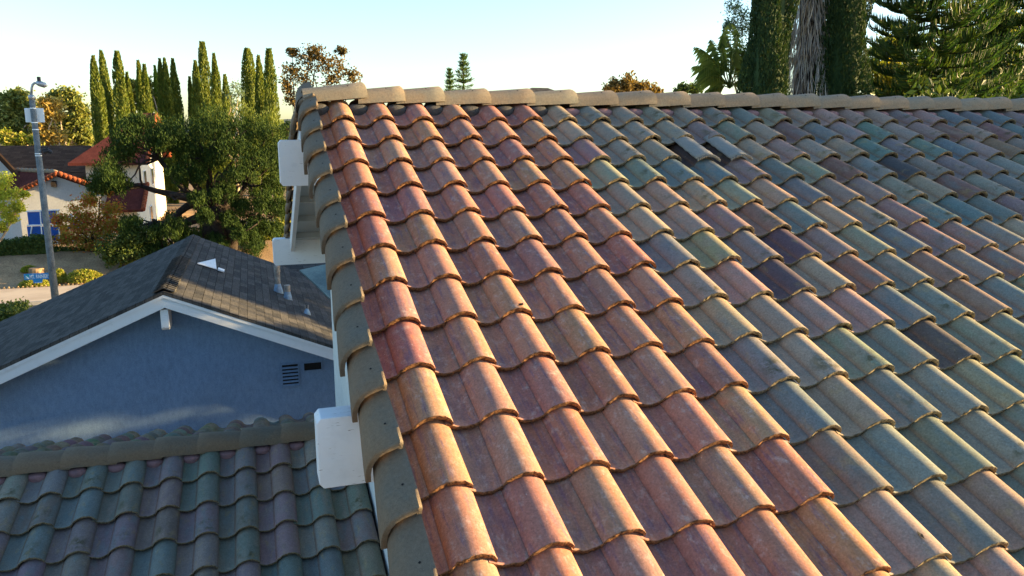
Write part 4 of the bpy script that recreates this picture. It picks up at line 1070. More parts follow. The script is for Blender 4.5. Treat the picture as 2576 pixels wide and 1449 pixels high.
# ------------------------------------------------------------------ big pepper tree across the street
Y = 37.5
tb_ = np.array(aty(545, 640, Y)); 
PCL = [(270, 430, 40), (255, 460, 32), (320, 320, 52), (300, 370, 40), (390, 305, 54), (350, 280, 36), (460, 300, 55), (540, 290, 55), (620, 300, 52), (680, 340, 46), (700, 400, 42), (560, 350, 55), (420, 350, 36), (470, 370, 44), (440, 560, 34), (500, 440, 30), (530, 400, 34), (450, 440, 26), (500, 500, 26),
       (640, 390, 50), (600, 440, 44), (690, 460, 40), (660, 510, 36), (700, 530, 30), (560, 480, 34), (480, 600, 34), (390, 590, 30), (330, 560, 30), (350, 620, 30), (620, 580, 36), (300, 460, 30), (520, 540, 26), (580, 560, 26), (400, 640, 30), (440, 630, 28), (660, 570, 32), (600, 520, 30), (540, 600, 26), (640, 620, 30), (690, 580, 26), (480, 640, 26), (560, 620, 24), (600, 600, 24)]
PCL = [(x, y + 30 if y < 330 else y + (12 if y < 400 else 0), r_) for x, y, r_ in PCL]
def pepper():
    rng = np.random.default_rng(61)
    base = np.array([tb_[0], Y, float(gz(np.array(tb_[0]), np.array(Y))) - .1])
    t = empty('pepper_tree', tuple(base), 'large dark spreading pepper tree across the street in front of the red roofed house', 'tree')
    mb = MB()
    fk = np.array(aty(530, 520, Y))
    limb(mb, base, fk, .85, .55, rng, .02, 6, 12)
    limb(mb, base + np.array([.35, .1, 0]), np.array(aty(570, 470, Y + .4)), .45, .22, rng, .05, 6, 9)
    hubs = [(470, 430), (430, 490), (560, 440), (620, 460), (400, 400), (510, 400), (360, 470), (650, 540), (390, 560)]
    HB = []
    for hx, hy in hubs:
        h_ = np.array(aty(hx, hy, Y + rng.uniform(-1.2, 1.2))); limb(mb, fk + rng.normal(0, .2, 3), h_, .24, .11, rng, .10, 7, 7); HB.append(h_)
    limb(mb, fk - np.array([0, 0, .5]), aty(440, 570, Y - .5), .3, .16, rng, .06, 6, 8)
    P = []
    for (x, y, r_) in PCL:
        for dY in (-1.6, .9):
            c, rr = pc(x + rng.normal(0, 5), y + rng.normal(0, 5), Y + dY * rng.uniform(.4, 1.3), r_ * rng.uniform(.8, 1.0), 1.15)
            h_ = min(HB, key=lambda q: np.linalg.norm(q - c)); limb(mb, h_, c, .07, .02, rng, .12, 5, 5)
            for s in ball(c, rr, 22, rng, .5):
                k = 44; P.append(s + rng.normal(0, 1, (k, 3)) * rr * np.array([.20, .22, .26]))
    mb.build('trunk', M['bark'], t, smooth=True)
    P = np.concatenate(P)
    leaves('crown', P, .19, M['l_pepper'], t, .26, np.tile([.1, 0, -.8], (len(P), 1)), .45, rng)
    # weeping tips on the sunny top, sunlight put into their yellow-green colour
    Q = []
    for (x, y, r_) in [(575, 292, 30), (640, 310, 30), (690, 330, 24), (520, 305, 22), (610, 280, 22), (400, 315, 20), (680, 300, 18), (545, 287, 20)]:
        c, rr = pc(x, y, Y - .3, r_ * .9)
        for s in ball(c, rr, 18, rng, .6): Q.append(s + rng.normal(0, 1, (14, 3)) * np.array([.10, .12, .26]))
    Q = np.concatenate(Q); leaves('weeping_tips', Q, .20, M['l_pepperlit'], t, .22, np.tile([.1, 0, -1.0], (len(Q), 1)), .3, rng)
pepper()
Y = 41; b_ = aty(690, 640, Y)
broadleaf('shrub_tree', 'sunlit yellow green shrubs low between the pepper tree and the white beam', 'shrub', (b_[0], Y, -6.5), [pc(640, 600, Y, 26), pc(680, 590, Y, 26), pc(715, 560, Y, 26), pc(700, 620, Y, 28), pc(660, 640, Y, 26), pc(720, 520, Y, 20), pc(610, 610, Y, 22)], .08, .4, M['l_back'], M['bark'], .17, 520, 360)

# ------------------------------------------------------------------ houses across the street
def gable_uv(o): return lambda v: (v[0], v[1] * 1.1)
HY = 46.0
# house C: red roof, ridge along X, bright gable end towards the sun
e_l = np.array(aty(192, 390, HY)); e_r = np.array(aty(316, 411, HY)); wc = np.array(aty(351, 425, HY + .6))
hc = empty('white_house', (wc[0] - 3, HY + 4, GZ + 1.1), 'white two storey house with red tile roof behind the pepper tree', 'house')
xl_, xr_ = e_l[0] - .2, wc[0] + .5; ze = e_r[2] + .05; rise = 3.1; dp = 7.5
mb = MB()
mb.prism([(xl_ - .3, HY, ze), (xr_, HY, ze), (xr_, HY + dp, ze + rise), (xl_ + 3.2, HY + dp, ze + rise)], (0, 0, -.16))
mb.prism([(xl_ + 3.2, HY + dp, ze + rise), (xr_, HY + dp, ze + rise), (xr_, HY + 2 * dp, ze), (xl_ - .3, HY + 2 * dp, ze)], (0, 0, -.16))
mb.prism([(xl_ - .3, HY, ze), (xl_ + 3.2, HY + dp, ze + rise), (xl_ - .3, HY + 2 * dp, ze)], (0, 0, -.16))
rc = mb.build('roof', M['redroof'], hc, uvf=lambda v: (v[0], v[1] * 1.1))
mb = MB()
for k in range(19):                                              # verge tiles along the lit gable edge
    for s_ in (-1, 1):
        t0 = k / 19; y_a = HY + dp + s_ * dp * (1 - t0); z_a = ze + rise * t0
        y_b = HY + dp + s_ * dp * (1 - (k + 1.15) / 19); z_b = ze + rise * (k + 1.15) / 19
        mb.tube([(xr_ + .03, y_a, z_a - .02), (xr_ + .03, y_b, z_b - .06)], [.15, .12], 8)
mb.build('verge_tiles', M['verge'], rc, smooth=True, uvf=lambda v: (v[0], v[1]))
mb = MB(); zt_ = ze - .2
mb.add([(xl_ + .5, HY + .6, GZ + .4), (wc[0], HY + .6, GZ + .4), (wc[0], HY + 2 * dp - .6, GZ + .4), (xl_ + .5, HY + 2 * dp - .6, GZ + .4), (xl_ + .5, HY + .6, zt_ + .22), (wc[0], HY + .6, zt_ + .22), (wc[0], HY + 2 * dp - .6, zt_ + .22), (xl_ + .5, HY + 2 * dp - .6, zt_ + .22), (wc[0], HY + dp, ze + rise - .2)],
       [(0, 1, 5, 4), (1, 2, 6, 8, 5), (2, 3, 7, 6), (3, 0, 4, 7)])
mb.build('wall', M['cream'], hc)
for k, (yy, zz) in enumerate(((HY + 2.6, -3.2), (HY + 6.6, -3.2), (HY + 4.2, -5.6))):
    mb = MB(); mb.box((wc[0] + .003, yy - .65, zz - .6), (wc[0] + .05, yy + .65, zz + .6)); wq = mb.build('window', M['fascia'], hc)
    mb = MB(); mb.box((wc[0] + .052, yy - .56, zz - .52), (wc[0] + .06, yy + .56, zz + .52)); mb.build('pane', M['glass'], wq)
# lower lean-to of house C
l0 = np.array(aty(266, 478, HY - 2.5)); l1 = np.array(aty(372, 512, HY - 2.5))
lx0, lx1 = l0[0] - .2, wc[0] + .35; lz = float(aty(350, 527, HY - 2.6)[2])
mb = MB(); mb.prism([(lx0, HY - 2.6, lz), (lx1, HY - 2.6, lz), (lx1, HY + .59, lz + 1.35), (lx0, HY + .59, lz + 1.35)], (0, 0, -.15)); lr = mb.build('porch_roof', M['redroof'], hc, uvf=lambda v: (v[0], v[1] * 1.1))
mb = MB()
for k in range(10):
    t0, t1 = k / 10, (k + 1.15) / 10; mb.tube([(lx1 + .03, HY - 2.6 + 3.19 * t0, lz + 1.35 * t0), (lx1 + .03, HY - 2.6 + 3.19 * t1, lz + 1.35 * t1 - .05)], [.14, .11], 8)
mb.build('verge_tiles', M['verge'], lr, smooth=True, uvf=lambda v: (v[0], v[1]))
mb = MB(); mb.add([(lx1 - .35, HY - 2.1, GZ + .4), (lx1 - .35, HY + .59, GZ + .4), (lx1 - .35, HY + .59, lz + 1.1), (lx1 - .35, HY - 2.1, lz + .02), (lx0 + .3, HY - 2.1, GZ + .4), (lx0 + .3, HY - 2.1, lz + .02)], [(0, 1, 2, 3), (4, 0, 3, 5)]); mb.build('porch_wall', M['cream'], hc)

# house B: white gable with red tile roof, turned so that its ridge runs back to the left
BY = 43.0
ap = np.array(aty(134, 434, BY)); br_ = np.array(aty(241, 476, BY)); bl_ = np.array(aty(33, 486, BY))
hb = empty('white_house', (ap[0], BY + 3, GZ + 1.0), 'white gabled house with a red tile roof and gray ridge tiles behind the street lamp', 'house')
axd = np.array([math.sin(R(-42)), math.cos(R(-42)), 0.0])          # ridge direction
gxd = np.array([1.0, 0, 0]) * 1.0
def bp(u, d, z): return np.array([ap[0] + u, BY, z]) + axd * d
ul, ur = bl_[0] - ap[0] - .3, br_[0] - ap[0] + .6
zl_, zr2 = ap[2] + ul * .47, ap[2] - ur * .43
mb = MB()
mb.prism([bp(0, -.35, ap[2]), bp(ul, -.35, zl_), bp(ul, 9, zl_), bp(0, 3.6, ap[2] + .05)][::1], (0, 0, -.15))
mb.prism([bp(0, -.35, ap[2]), bp(0, 3.6, ap[2] + .05), bp(ur, 9, zr2), bp(ur, -.35, zr2)], (0, 0, -.15))
rbq = mb.build('roof', M['redroof'], hb, uvf=lambda v: (v[1], (v[0] - ap[0]) * 1.1))
mb = MB()
for s_, ue, zz in ((-1, ul, zl_), (1, ur, zr2)):
    for k in range(12):
        t0, t1 = k / 12, (k + 1.12) / 12
        mb.tube([bp(ue * t0, -.42, ap[2] + (zz - ap[2]) * t0 + .02), bp(ue * t1, -.42, ap[2] + (zz - ap[2]) * t1 - .03)], [.11, .14], 8)
mb.build('verge_tiles', M['verge'], rbq, smooth=True, uvf=lambda v: (v[0], v[1]))
mb = MB()
for k in range(9): mb.tube([bp(0, -.3 + k * .42, ap[2] + .03), bp(0, .16 + k * .42, ap[2] + .06)], [.11, .14], 8)
mb.build('ridge_tiles', M['cap'], rbq, smooth=True)
mb = MB(); mb.add([bp(ul + .5, 0, GZ + .3), bp(ur - .4, 0, GZ + .3), bp(ur - .4, 0, zr2 + .02), bp(0, 0, ap[2] - .17), bp(ul + .5, 0, zl_ + .05), bp(ul + .5, 8, GZ + .3), bp(ul + .5, 8, zl_), bp(ur - .4, 8, GZ + .3), bp(ur - .4, 8, zr2)], [(0, 1, 2, 3, 4), (5, 0, 4, 6), (1, 7, 8, 2)]); mb.build('wall', M['pstucco'], hb)
mb = MB(); q_ = bp(-.02, -.02, ap[2] - .62); mb.box(tuple(q_ + np.array([-.12, -.25, -.16])), tuple(q_ + np.array([.12, .3, .16]))); mb.build('ridge_beam', M['bark'], hb)
# house D: long brown shingle roof
DY_ = 52.0
d0, d1 = np.array(aty(46, 366, DY_ + 5)), np.array(aty(227, 366, DY_ + 5)); de = np.array(aty(230, 444, DY_))
hd = empty('brown_roof_house', ((d0[0] + d1[0]) / 2, DY_ + 3, GZ + 1.1), 'house with a long dark brown shingle roof left of the red roofs', 'house')
mb = MB(); ex = 1.1
mb.prism([(d0[0] - 4, DY_, de[2]), (d1[0] + ex, DY_, de[2]), (d1[0], DY_ + 5, d1[2]), (d0[0] - 3, DY_ + 5, d0[2])], (0, 0, -.15))
mb.prism([(d0[0] - 3, DY_ + 5, d0[2]), (d1[0], DY_ + 5, d1[2]), (d1[0] + ex, DY_ + 10, de[2]), (d0[0] - 4, DY_ + 10, de[2])], (0, 0, -.15))
mb.prism([(d1[0] + ex, DY_, de[2]), (d1[0] + ex, DY_ + 10, de[2]), (d1[0], DY_ + 5, d1[2])], (0, 0, -.15))
mb.build('roof', M['brownshingle'], hd, uvf=lambda v: (v[0], v[1] * 1.07))
mb = MB(); mb.box((d0[0] - 3.5, DY_ + .6, GZ + .4), (d1[0] + ex - .5, DY_ + 9.4, de[2] - .155)); mb.build('wall', M['cream'], hd)
p_ = np.array(aty(207, 452, DY_ + .55)); mb = MB(); mb.box((p_[0] - .7, DY_ + .54, p_[2] - .55), (p_[0] + .1, DY_ + .597, p_[2] + .5)); wq = mb.build('window', M['bark'], hd)
mb = MB(); mb.box((p_[0] - .6, DY_ + .52, p_[2] - .45), (p_[0] - .02, DY_ + .538, p_[2] + .42)); mb.build('pane', M['glass'], wq)
# house E: white gable cut by the left edge
EY = 45.5
p0, p1, p2 = np.array(aty(-6, 372, EY)), np.array(aty(47, 428, EY)), np.array(aty(58, 440, EY))
he = empty('white_house', (p0[0] - 2, EY + 4, GZ + 1.1), 'white house corner with a dark eave cut by the left edge of the picture', 'house')
xa_ = p0[0] - 2.2; za_ = p0[2] + 2.2 * (p0[2] - p2[2]) / (p2[0] - p0[0])
sl_ = (p0[2] - p2[2]) / (p2[0] - p0[0])
ex_ = np.array([-5.6, 6.0, 0]); A_ = [np.array(q) for q in ((xa_, EY - .4, za_), (p2[0], EY - .4, p2[2]), (xa_ - 4, EY - .4, za_ - 4 * sl_))]
mb = MB(); mb.prism([A_[0], A_[1], A_[1] + ex_, A_[0] + ex_], (0, 0, -.16)); mb.prism([A_[2], A_[0], A_[0] + ex_, A_[2] + ex_], (0, 0, -.16)); mb.build('roof', M['brownshingle'], he, uvf=lambda v: (v[1], v[0]))
mb = MB(); xw_ = p1[0]
mb.prism([(xa_ - 3, EY, GZ + .4), (xw_, EY, GZ + .4), (xw_, EY, za_ - (xw_ - xa_) * sl_ - .18), (xa_, EY, za_ - .18), (xa_ - 3, EY, za_ - 3 * sl_ - .18)], (-5.2, 5.6, 0)); mb.build('wall', M['pstucco'], he)

# ------------------------------------------------------------------ background trees at the left
def bgtree(label, px_, Y, spots, mat, bark, ls, per, seed, tr=.25, name='eucalyptus', group=None, **k):
    b_ = aty(px_, 360, Y); zb0 = float(gz(np.array(b_[0]), np.array(Y)))
    broadleaf(name, label, 'tree', (b_[0], Y, zb0 - .1), [pc(x, y, Y, r_) for x, y, r_ in spots], tr, .45, mat, bark, ls, per, seed, group=group, **k)
G_ = 'eucalyptus trees behind the brown roof'
bgtree('eucalyptus at the left edge with dark lower foliage', 35, 78, [(20, 250, 22), (50, 245, 22), (10, 290, 26), (45, 290, 24), (70, 270, 20), (25, 320, 26), (65, 320, 20), (0, 335, 20), (90, 300, 18)], M['l_euc'], M['palebark'], .42, 850, 401, .3, group=G_)
bgtree('eucalyptus right of the golden tree behind the brown roof', 170, 80, [(165, 240, 22), (185, 255, 22), (150, 255, 20), (205, 285, 20), (185, 300, 24), (165, 310, 20), (205, 325, 22), (175, 340, 24), (215, 350, 18), (150, 340, 18), (135, 250, 16)], M['l_euc'], M['palebark'], .42, 850, 402, .3, group=G_)
bgtree('golden leaved sycamore with pale trunk behind the street lamp', 118, 66, [(115, 262, 18), (135, 262, 18), (108, 285, 18), (140, 285, 17), (105, 315, 16), (125, 335, 20), (150, 345, 17), (110, 348, 18), (90, 350, 16)], M['l_gold'], M['palebark'], .36, 620, 403, .22, name='sycamore')
bgtree('green tree seen between the cypresses right of the left pair', 350, 75, [(330, 215, 14), (365, 210, 16), (345, 235, 18), (375, 235, 16), (300, 235, 14), (320, 260, 16), (360, 265, 20), (395, 250, 12)], M['l_euc'], M['palebark'], .4, 600, 404, .25, group=G_)
bgtree('bare grey tree with few leaves behind the cypresses', 588, 62, [(588, 215, 16), (600, 235, 12), (580, 240, 14), (592, 262, 12)], M['l_grey'], M['palebark'], .22, 110, 405, .14, name='thin_tree')
bgtree('low bushes and treetops along the back of the brown roof', 60, 64, [(15, 345, 18), (55, 352, 16), (85, 355, 12), (30, 360, 14)], M['l_cover'], M['palebark'], .3, 500, 406, .15, name='broadleaf_tree')
# bright tree at the left edge
Y = 30; b_ = aty(-20, 640, Y)
broadleaf('broadleaf_tree', 'bright yellow green tree leaning in at the left edge', 'tree', (b_[0] - 1.0, Y, GZ), [pc(5, 455, Y, 26), pc(28, 490, Y, 24), pc(8, 522, Y, 26), pc(48, 522, Y, 15), pc(25, 548, Y, 18), pc(-20, 480, Y, 34), pc(5, 570, Y, 14), pc(64, 488, Y, 9)], .12, .6, M['l_lime'], M['palebark'], .12, 520, 411, sub=28, subr=.28)
# red and orange shrub tree right of the lamp
Y = 39.0; b_ = aty(235, 640, Y)
broadleaf('shrub_tree', 'shrub tree with red and orange leaves right of the street lamp', 'shrub', (b_[0], Y, -6.6), [pc(200, 530, Y, 28), pc(225, 500, Y, 24), pc(190, 570, Y, 30), pc(225, 560, Y, 30), pc(260, 560, Y, 30), pc(250, 590, Y, 26), pc(205, 600, Y, 26), pc(270, 480, Y, 14), pc(150, 560, Y, 24), pc(300, 570, Y, 26), pc(275, 525, Y, 26), pc(238, 620, Y, 24), pc(165, 600, Y, 20)], .09, .4, M['l_fall'], M['bark'], .15, 620, 412, sub=26, subr=.33)
Y = 36.2; b_ = aty(310, 690, Y)
broadleaf('shrub_tree', 'small dark leaved tree with a thin trunk left of the shingle ridge', 'tree', (b_[0], Y, -7.2), [pc(300, 610, Y, 30), pc(330, 600, Y, 26), pc(270, 625, Y, 26), pc(320, 640, Y, 26), pc(280, 650, Y, 18), pc(350, 640, Y, 24)], .08, .6, M['l_hedge'], M['bark'], .15, 700, 413)
# hedge along the front of the white house
def hedge(x0p, x1p, Y, ytop, ybot, dep, mat, name, label, n, ls, seed, cat='hedge'):
    rng = np.random.default_rng(seed); a_ = np.array(aty(x0p, ytop, Y)); b_ = np.array(aty(x1p, ytop, Y)); zb_ = aty(x0p, ybot, Y)[2]
    t = empty(name, ((a_[0] + b_[0]) / 2, Y, zb_), label, cat)
    u = rng.random(n); P = np.stack([a_[0] + (b_[0] - a_[0]) * u, Y + dep * (rng.random(n) - .5), zb_ + (a_[2] - zb_) * (rng.random(n) ** .7)], 1)
    P += rng.normal(0, .05, P.shape); P[:, 2] += .10 * np.sin(P[:, 0] * 2.1)
    leaves('foliage', P, ls, mat, t, .55, None, .5, rng)
    mb = MB(); mb.box((min(a_[0], b_[0]) + .1, Y - dep * .38, zb_ - .3), (max(a_[0], b_[0]) - .1, Y + dep * .38, a_[2] - .16)); mb.build('inner_foliage', mat, t)
hedge(-60, 128, 39.2, 604, 655, 1.2, M['l_hedge'], 'hedge', 'clipped dark green hedge in front of the white gable', 9000, .14, 421)
hedge(128, 420, 39.8, 622, 662, 1.2, M['l_hedge'], 'hedge', 'dark green hedge under the red shrub and pepper tree', 9000, .14, 422)
hedge(-40, 62, 22.5, 781, 830, 1.6, M['l_hedge'], 'shrub', 'dark clipped shrub at the bottom of the left edge by the shingle roof', 4500, .10, 423, 'shrub')
# ground cover mounds in the bed
def mound(px_, py_, wp, hp, Y, mat, label, seed, n=2600, ls=.10):
    rng = np.random.default_rng(seed); c = np.array(aty(px_, py_, Y)); m_ = mpp(c); rx, rz = wp * m_ / 2, hp * m_ / 2
    zb_ = float(gz(np.array(c[0]), np.array(Y)))
    t = empty('ground_cover', (c[0], Y, zb_), label, 'shrub', 'ground cover mounds in the planting bed')
    d = rng.normal(size=(n, 3)); d[:, 2] = np.abs(d[:, 2]); d /= np.linalg.norm(d, axis=1, keepdims=True)
    P = np.array([c[0], Y, zb_]) + d * np.array([rx, rx * .8, rz * 1.5]) * rng.uniform(.7, 1.0, n)[:, None]
    P[:, 2] = np.maximum(P[:, 2], gz(P[:, 0], P[:, 1]) + .02)
    leaves('foliage', P, ls, mat, t, .6, None, .5, rng)
mound(211, 690, 92, 40, 35.6, M['l_cover'], 'rounded yellow green mound with reddish tips right of the lamp', 431)
mound(148, 690, 40, 46, 35.6, M['l_cover'], 'yellow green mound just behind the lamp pole', 432)
mound(85, 705, 76, 28, 35.2, M['l_cover'], 'low yellow green mound under the street sign', 433)
mound(72, 662, 40, 20, 36.8, M['l_cover'], 'small green mound behind the tree stump', 434, 1300)
mound(335, 655, 70, 40, 36.6, M['l_cover'], 'yellow green mound under the small dark tree', 435)
# stump
sp_ = np.array(aty(93, 686, 36.3)); zb0 = float(gz(np.array(sp_[0]), np.array(36.3)))
mb = MB(); mb.tube([(sp_[0], 36.3, zb0 - .1), (sp_[0], 36.3, zb0 + .1), (sp_[0], 36.3, zb0 + .36), (sp_[0], 36.3, zb0 + .42)], [.46, .36, .34, .32], 14)
tag(mb.build('tree_stump', M['wood'], loc=(sp_[0], 36.3, zb0)), 'sawn pale tree stump in the planting bed behind the street sign', 'stump')

# ------------------------------------------------------------------ things in front of the white gable: blue panels
Y = 40.6
def panel(x0p, y0p, x1p, y1p, mat, name, label, cat='panel'):
    a_ = np.array(aty(x0p, y1p, Y)); b_ = np.array(aty(x1p, y0p, Y)); mb = MB(); mb.box((a_[0], Y, a_[2]), (b_[0], Y + .06, b_[2])); o = mb.build(name, mat, f_); return o
f_ = empty('canopy_frame', tuple(aty(110, 600, Y)), 'white pole frame holding blue and yellow panels against the white gable', 'frame')
mb = MB()
for a_, b_ in (((62, 532), (150, 528)), ((68, 567), (152, 565)), ((101, 530), (106, 603)), ((146, 528), (150, 603)), ((80, 570), (75, 603))):
    mb.tube([aty(*a_, Y - .05), aty(*b_, Y - .05)], .035, 6)
mb.build('poles', M['signwhite'], f_)
panel(72, 533, 99, 566, M['bluepanel'], 'blue_panel', 'upper left dark blue panel in the white frame, partly behind leaves', 'panel')
panel(103, 530, 141, 563, M['bluepanel'], 'blue_panel', 'upper tall blue panel in the white frame', 'panel')
panel(72, 569, 100, 606, M['bluepanel'], 'blue_panel', 'lower left blue panel under the white bar', 'panel')
panel(104, 569, 150, 606, M['bluepanel'], 'blue_panel', 'lower wide blue panel beside the yellow one', 'panel')
panel(151.5, 567, 168, 606, M['yellowpanel'], 'yellow_panel', 'ochre yellow panel beside the blue panels behind the lamp pole', 'panel')
# blue and white bundle right of the pole
rng = np.random.default_rng(9); c = np.array(aty(192, 560, Y + .3)); mb = MB()
for k in range(5):
    q = c + rng.normal(0, 1, 3) * np.array([.18, .1, .14]); mb.tube([q + np.array([-.28, 0, -.1]), q + np.array([0, 0, .16]), q + np.array([.28, 0, -.08])], [.06, .2, .05], 9, m=k % 2)
tag(mb.build('folded_tarp', [M['bluepanel'], M['signwhite']], loc=tuple(c), smooth=True), 'crumpled blue and white cover hanging right of the lamp pole', 'cover')
# hanging flower pot at the far left
c = np.array(aty(6, 578, 41)); mb = MB(); mb.tube([c + np.array([0, 0, -.16]), c + np.array([0, 0, .1]), c + np.array([0, 0, .13])], [.12, .2, .21], 12); mb.tube([c + np.array([0, 0, .13]), c + np.array([0, 0, .9])], .01, 5)
tag(mb.build('hanging_pot', M['rust'], loc=tuple(c)), 'brown hanging plant pot by the wall at the left edge', 'pot')

# ------------------------------------------------------------------ street lamp and street sign
PY = 20.0
p_t, p_b = np.array(aty(80.5, 250, PY)), np.array(aty(137, 733, PY))
px0 = (p_t[0] + p_b[0]) / 2 + .0
lamp = empty('street_lamp', (px0, PY, GZ), 'tall speckled concrete street lamp with a white box sign near its top', 'street lamp')
m_ = mpp(p_t); ztop = float(aty(81, 250, PY)[2])
mb = MB(); mb.tube([(px0, PY, GZ), (px0, PY, ztop)], [.118, .077], 16); pole = mb.build('pole', M['pole'], lamp, smooth=True)
mb = MB(); mb.tube([(px0, PY, ztop), (px0, PY, ztop + .10), (px0, PY, ztop + .13)], [.09, .09, .05], 14); mb.build('collar', M['galv'], lamp, smooth=True)
arm = [aty(x, y, PY) for x, y in ((80, 240), (80.5, 222), (83, 213), (88, 209), (94, 210))]
arm = [np.array([px0 + (a_[0] - arm[0][0]), PY, a_[2]]) for a_ in arm]
mb = MB(); mb.tube(arm, .035, 9); mb.build('arm', M['galv'], lamp, smooth=True)
h_ = arm[-1]
mb = MB(); mb.tube([h_ + np.array([-.02, 0, .02]), h_ + np.array([.06, 0, .0]), h_ + np.array([.2, 0, -.05]), h_ + np.array([.26, 0, -.06])], [.05, .085, .08, .02], 10)
lh = mb.build('lamp_head', M['galv'], lamp, smooth=True)
mb = MB(); mb.tube([h_ + np.array([.06, 0, .05]), h_ + np.array([.06, 0, .19])], [.05, .05], 10); mb.build('photocell', M['black'], lh)
# white box sign strapped to the pole (seen from behind)
za, zb_ = float(aty(82, 308, PY)[2]), float(aty(82, 272, PY)[2]); cx = px0 + .02
mb = MB(); mb.box((cx - .27, PY + .09, za), (cx + .23, PY + .115, zb_)); wb = mb.build('sign_plate', M['signwhite'], lamp, bevel=.02)
for zz in (za - .02, zb_ - .02, za - .22, float(aty(90, 388, PY)[2]), float(aty(90, 393, PY)[2])):
    mb = MB(); rr = .118 + (.077 - .118) * (zz - GZ) / (ztop - GZ) + .006; mb.tube([(px0, PY, zz), (px0, PY, zz + .03)], rr, 16); mb.build('strap', M['signwhite'], lamp)
# floodlight on a bracket
fz = float(aty(97, 377, PY)[2]); rr = .085
mb = MB(); mb.box((px0 + rr - .01, PY - .02, fz + .05), (px0 + rr + .20, PY + .02, fz + .08)); mb.box((px0 + rr + .17, PY - .02, fz - .04), (px0 + rr + .20, PY + .02, fz + .048)); fl_ = mb.build('bracket', M['black'], lamp)
mb = MB(); mb.tube([(px0 + rr + .06, PY, fz - .06), (px0 + rr + .18, PY, fz - .02), (px0 + rr + .28, PY, fz - .09)], [.09, .075, .04], 10); mb.build('floodlight', M['black'], lamp)
# street sign
s0 = np.array(aty(60.5, 695, PY)); s1 = np.array(aty(123, 685, PY)); msg = mpp(s0)
zt_ = float(aty(62, 689, PY)[2]); zb_ = float(aty(62, 704.5, PY)[2]); zc = float(aty(95, 712, PY)[2])
xa_ = s0[0]; xb_ = px0 - .10
SY = PY - .02
ss = empty('street_sign', (xb_, SY, (zt_ + zb_) / 2), 'blue street name sign reading MT. RAINIER on the lamp pole', 'sign')
mb = MB(); w_ = xb_ - xa_
mb.prism([(xa_, SY, zt_), (xa_, SY, zb_), (xa_ + .33 * w_, SY, zb_), (xa_ + .36 * w_, SY, zc), (xa_ + .70 * w_, SY, zc), (xa_ + .74 * w_, SY, zb_), (xb_ + .06, SY, zb_), (xb_ + .06, SY, zt_)], (0, .012, 0)); mb.build('plate', M['signblue'], ss)
mb = MB(); mb.box((xb_ - .02, SY + .013, zb_ + .04), (xb_ + .12, SY + .05, zt_ - .04)); mb.build('bracket', M['galv'], ss)
def text(body, x_, z_, size, mat, parent, y_, sx=1.0, name='lettering'):
    cu = bpy.data.curves.new('txt', 'FONT'); cu.body = body; cu.size = size; cu.extrude = .002; cu.offset = size * .02
    o_ = bpy.data.objects.new('txt', cu); COL.objects.link(o_); bpy.context.view_layer.update()
    me = bpy.data.meshes.new_from_object(o_.evaluated_get(bpy.context.evaluated_depsgraph_get())); bpy.data.objects.remove(o_)
    b_ = off(parent, None)
    for v in me.vertices: v.co = Vector((x_ + v.co.x * sx, y_ - v.co.z, z_ + v.co.y)) - Vector(b_)
    return link(name, me, mat, parent)
hh = zt_ - zb_
text('MT. RAINIER', xa_ + .225 * w_, zb_ + .20 * hh, hh * .84, M['signwhite'], ss, SY - .003, .56)
text('RD', xa_ + .905 * w_, zb_ + .50 * hh, hh * .42, M['signwhite'], ss, SY - .003, .7)
mb = MB(); mb.prism([(xa_ + .035 * w_, SY - .004, zb_ + .2 * hh), (xa_ + .19 * w_, SY - .004, zb_ + .2 * hh), (xa_ + .19 * w_, SY - .004, zt_ - .12 * hh), (xa_ + .10 * w_, SY - .004, zt_ - .14 * hh)], (0, .003, 0)); mb.build('emblem', M['teal'], ss)
mb = MB(); mb.tube([(xa_ + .05 * w_, SY - .006, zt_ - .3 * hh), (xa_ + .10 * w_, SY - .006, zt_ - .42 * hh), (xa_ + .15 * w_, SY - .006, zt_ - .62 * hh), (xa_ + .195 * w_, SY - .006, zb_ + .18 * hh)], [.004, .012, .014, .018], 6)
mb.tube([(xa_ + .05 * w_, SY - .006, zb_ + .38 * hh), (xa_ + .11 * w_, SY - .006, zb_ + .3 * hh), (xa_ + .17 * w_, SY - .006, zb_ + .18 * hh)], [.004, .010, .012], 6); mb.build('emblem', M['signwhite'], ss)
mb = MB(); mb.box((xa_ + .40 * w_, SY - .004, zc + .012), (xa_ + .69 * w_, SY - .001, zc + .022)); mb.build('lettering', M['signwhite'], ss)

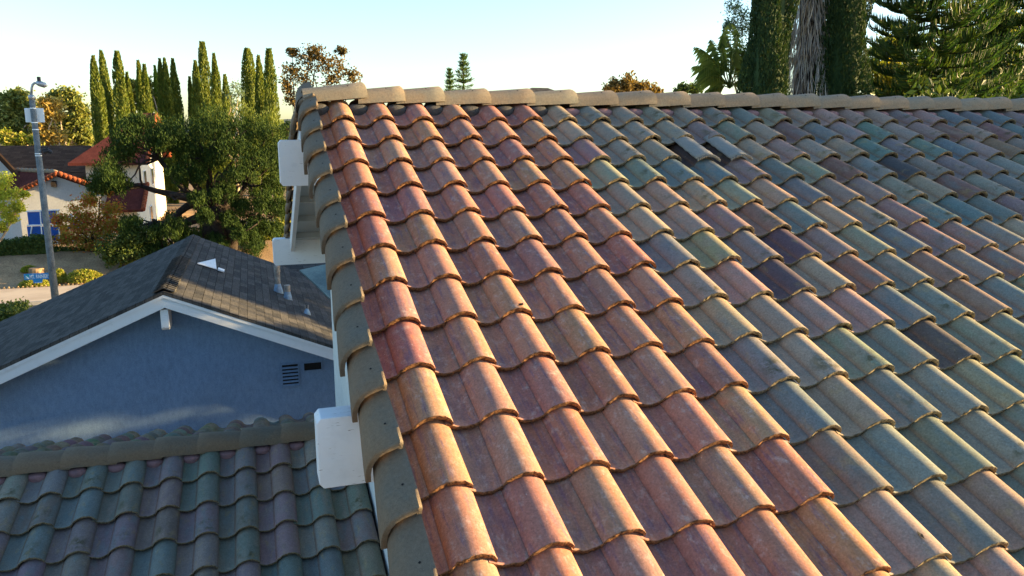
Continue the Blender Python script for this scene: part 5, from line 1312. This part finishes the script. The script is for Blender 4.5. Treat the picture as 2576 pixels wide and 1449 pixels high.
# ------------------------------------------------------------------ unseen trees on the sunny side, set and shaped to throw the dappled shade
broadleaf('broadleaf_tree', 'broad tree in the yard beyond the right end of the house, shading the roof', 'tree', (15.5, -1.0, GZ), [((15.0, -2.4, -.3), .9), ((15.2, -1.0, .1), 1.1), ((15.5, .4, .4), 1.1), ((15.5, 1.6, .2), 1.0), ((16.2, -.6, -1.0), 1.3), ((16, 1.2, -1.2), 1.2), ((15.2, -2.1, 1.0), .85), ((15.4, -1.0, 1.1), .85), ((15.0, -3.0, .5), .7)], .2, .5, M['l_hedge'], M['bark'], .16, 2600, 501)
broadleaf('broadleaf_tree', 'unseen tree behind the house, hidden below the ridge, shaped to streak the light', 'tree', (14.0, 3.6, GZ), [((14.0, y, z), r_) for y, z, r_ in ((3.05, -.55, .45), (2.3, -.3, .55), (2.7, .32, .4), (5.25, -.4, .5), (5.5, -1.3, .6), (3.5, -1.4, .42), (3.72, -1.85, .27), (2.45, -1.5, .5), (2.9, -2.2, .5), (2.0, -2.4, .6), (3.4, -2.6, .35), (3.2, -1.1, .3), (1.7, -1.2, .5), (4.75, .2, .36), (3.95, .3, .34), (1.4, -.2, .5))], .12, .5, M['l_hedge'], M['bark'], .17, 1500, 502, sub=24, subr=.24)
broadleaf('broadleaf_tree', 'second unseen tree behind the house, hidden below the ridge, added for its shade', 'tree', (14.6, 8.0, GZ), [((14.2, 6.2, -.9), .85), ((14.4, 7.4, -.5), .9), ((14.6, 8.6, -.6), .9), ((14.8, 9.8, -.6), .9), ((14.5, 8.0, -1.7), 1.0)], .14, .5, M['l_hedge'], M['bark'], .2, 3600, 503)

# ------------------------------------------------------------------ bits of leaf litter caught on the tiles
for (r_, c_, u_, v_, sz), lab in zip(((8, 3, .24, .02, .03), (13, 7, .21, .10, .035), (10, 8, .05, .30, .022), (5, 9, .06, .20, .02)),
        ('dark dry leaf caught on the lip of a red tile', 'black curled leaf low on the weathered tiles near the bottom edge', 'small dark leaf lying in a pan of the grey green tiles', 'tiny dry leaf on the weathered tiles below the slate pieces')):
    p = rp_(TW * (c_ - 1) + u_, TE * r_ - v_, float(np.interp(u_, PU, PH)) - v_ * .042 / TE + .006); mb = MB(); rl = random.Random(r_)
    for k in range(3):
        a_ = rl.random() * 6.28; d = XX * math.cos(a_) + DN * math.sin(a_); e = np.cross(NN, d)
        mb.add([p - d * sz * .6, p + e * sz * .3 + NN * .006, p + d * sz * .6 + NN * .01, p - e * sz * .3 + NN * .004], [(0, 1, 2, 3)])
    tag(mb.build('dry_leaf', M['hole'], loc=tuple(p)), lab, 'leaf', 'dry leaves on the roof')

# far-off tree line beyond the houses: one mass
rng = np.random.default_rng(71); n = 26000
tx = rng.uniform(-150, 190, n); ty = 125 + rng.uniform(-22, 30, n); base_ = gz(tx, ty)
ht = 4.2 + 1.6 * np.sin(tx * .21 + ty * .05) + 1.2 * np.sin(tx * .57) + .7 * np.sin(tx * 1.3 + ty * .3)
TP = np.stack([tx, ty, base_ + ht * rng.random(n) ** .6], 1)
V, F = leaf_arrays(TP, 1.15, .7, rng)
tag(np_mesh('treeline', V, F, [M['l_euc']]), 'far off belt of green trees beyond the houses', 'trees', kind='stuff')
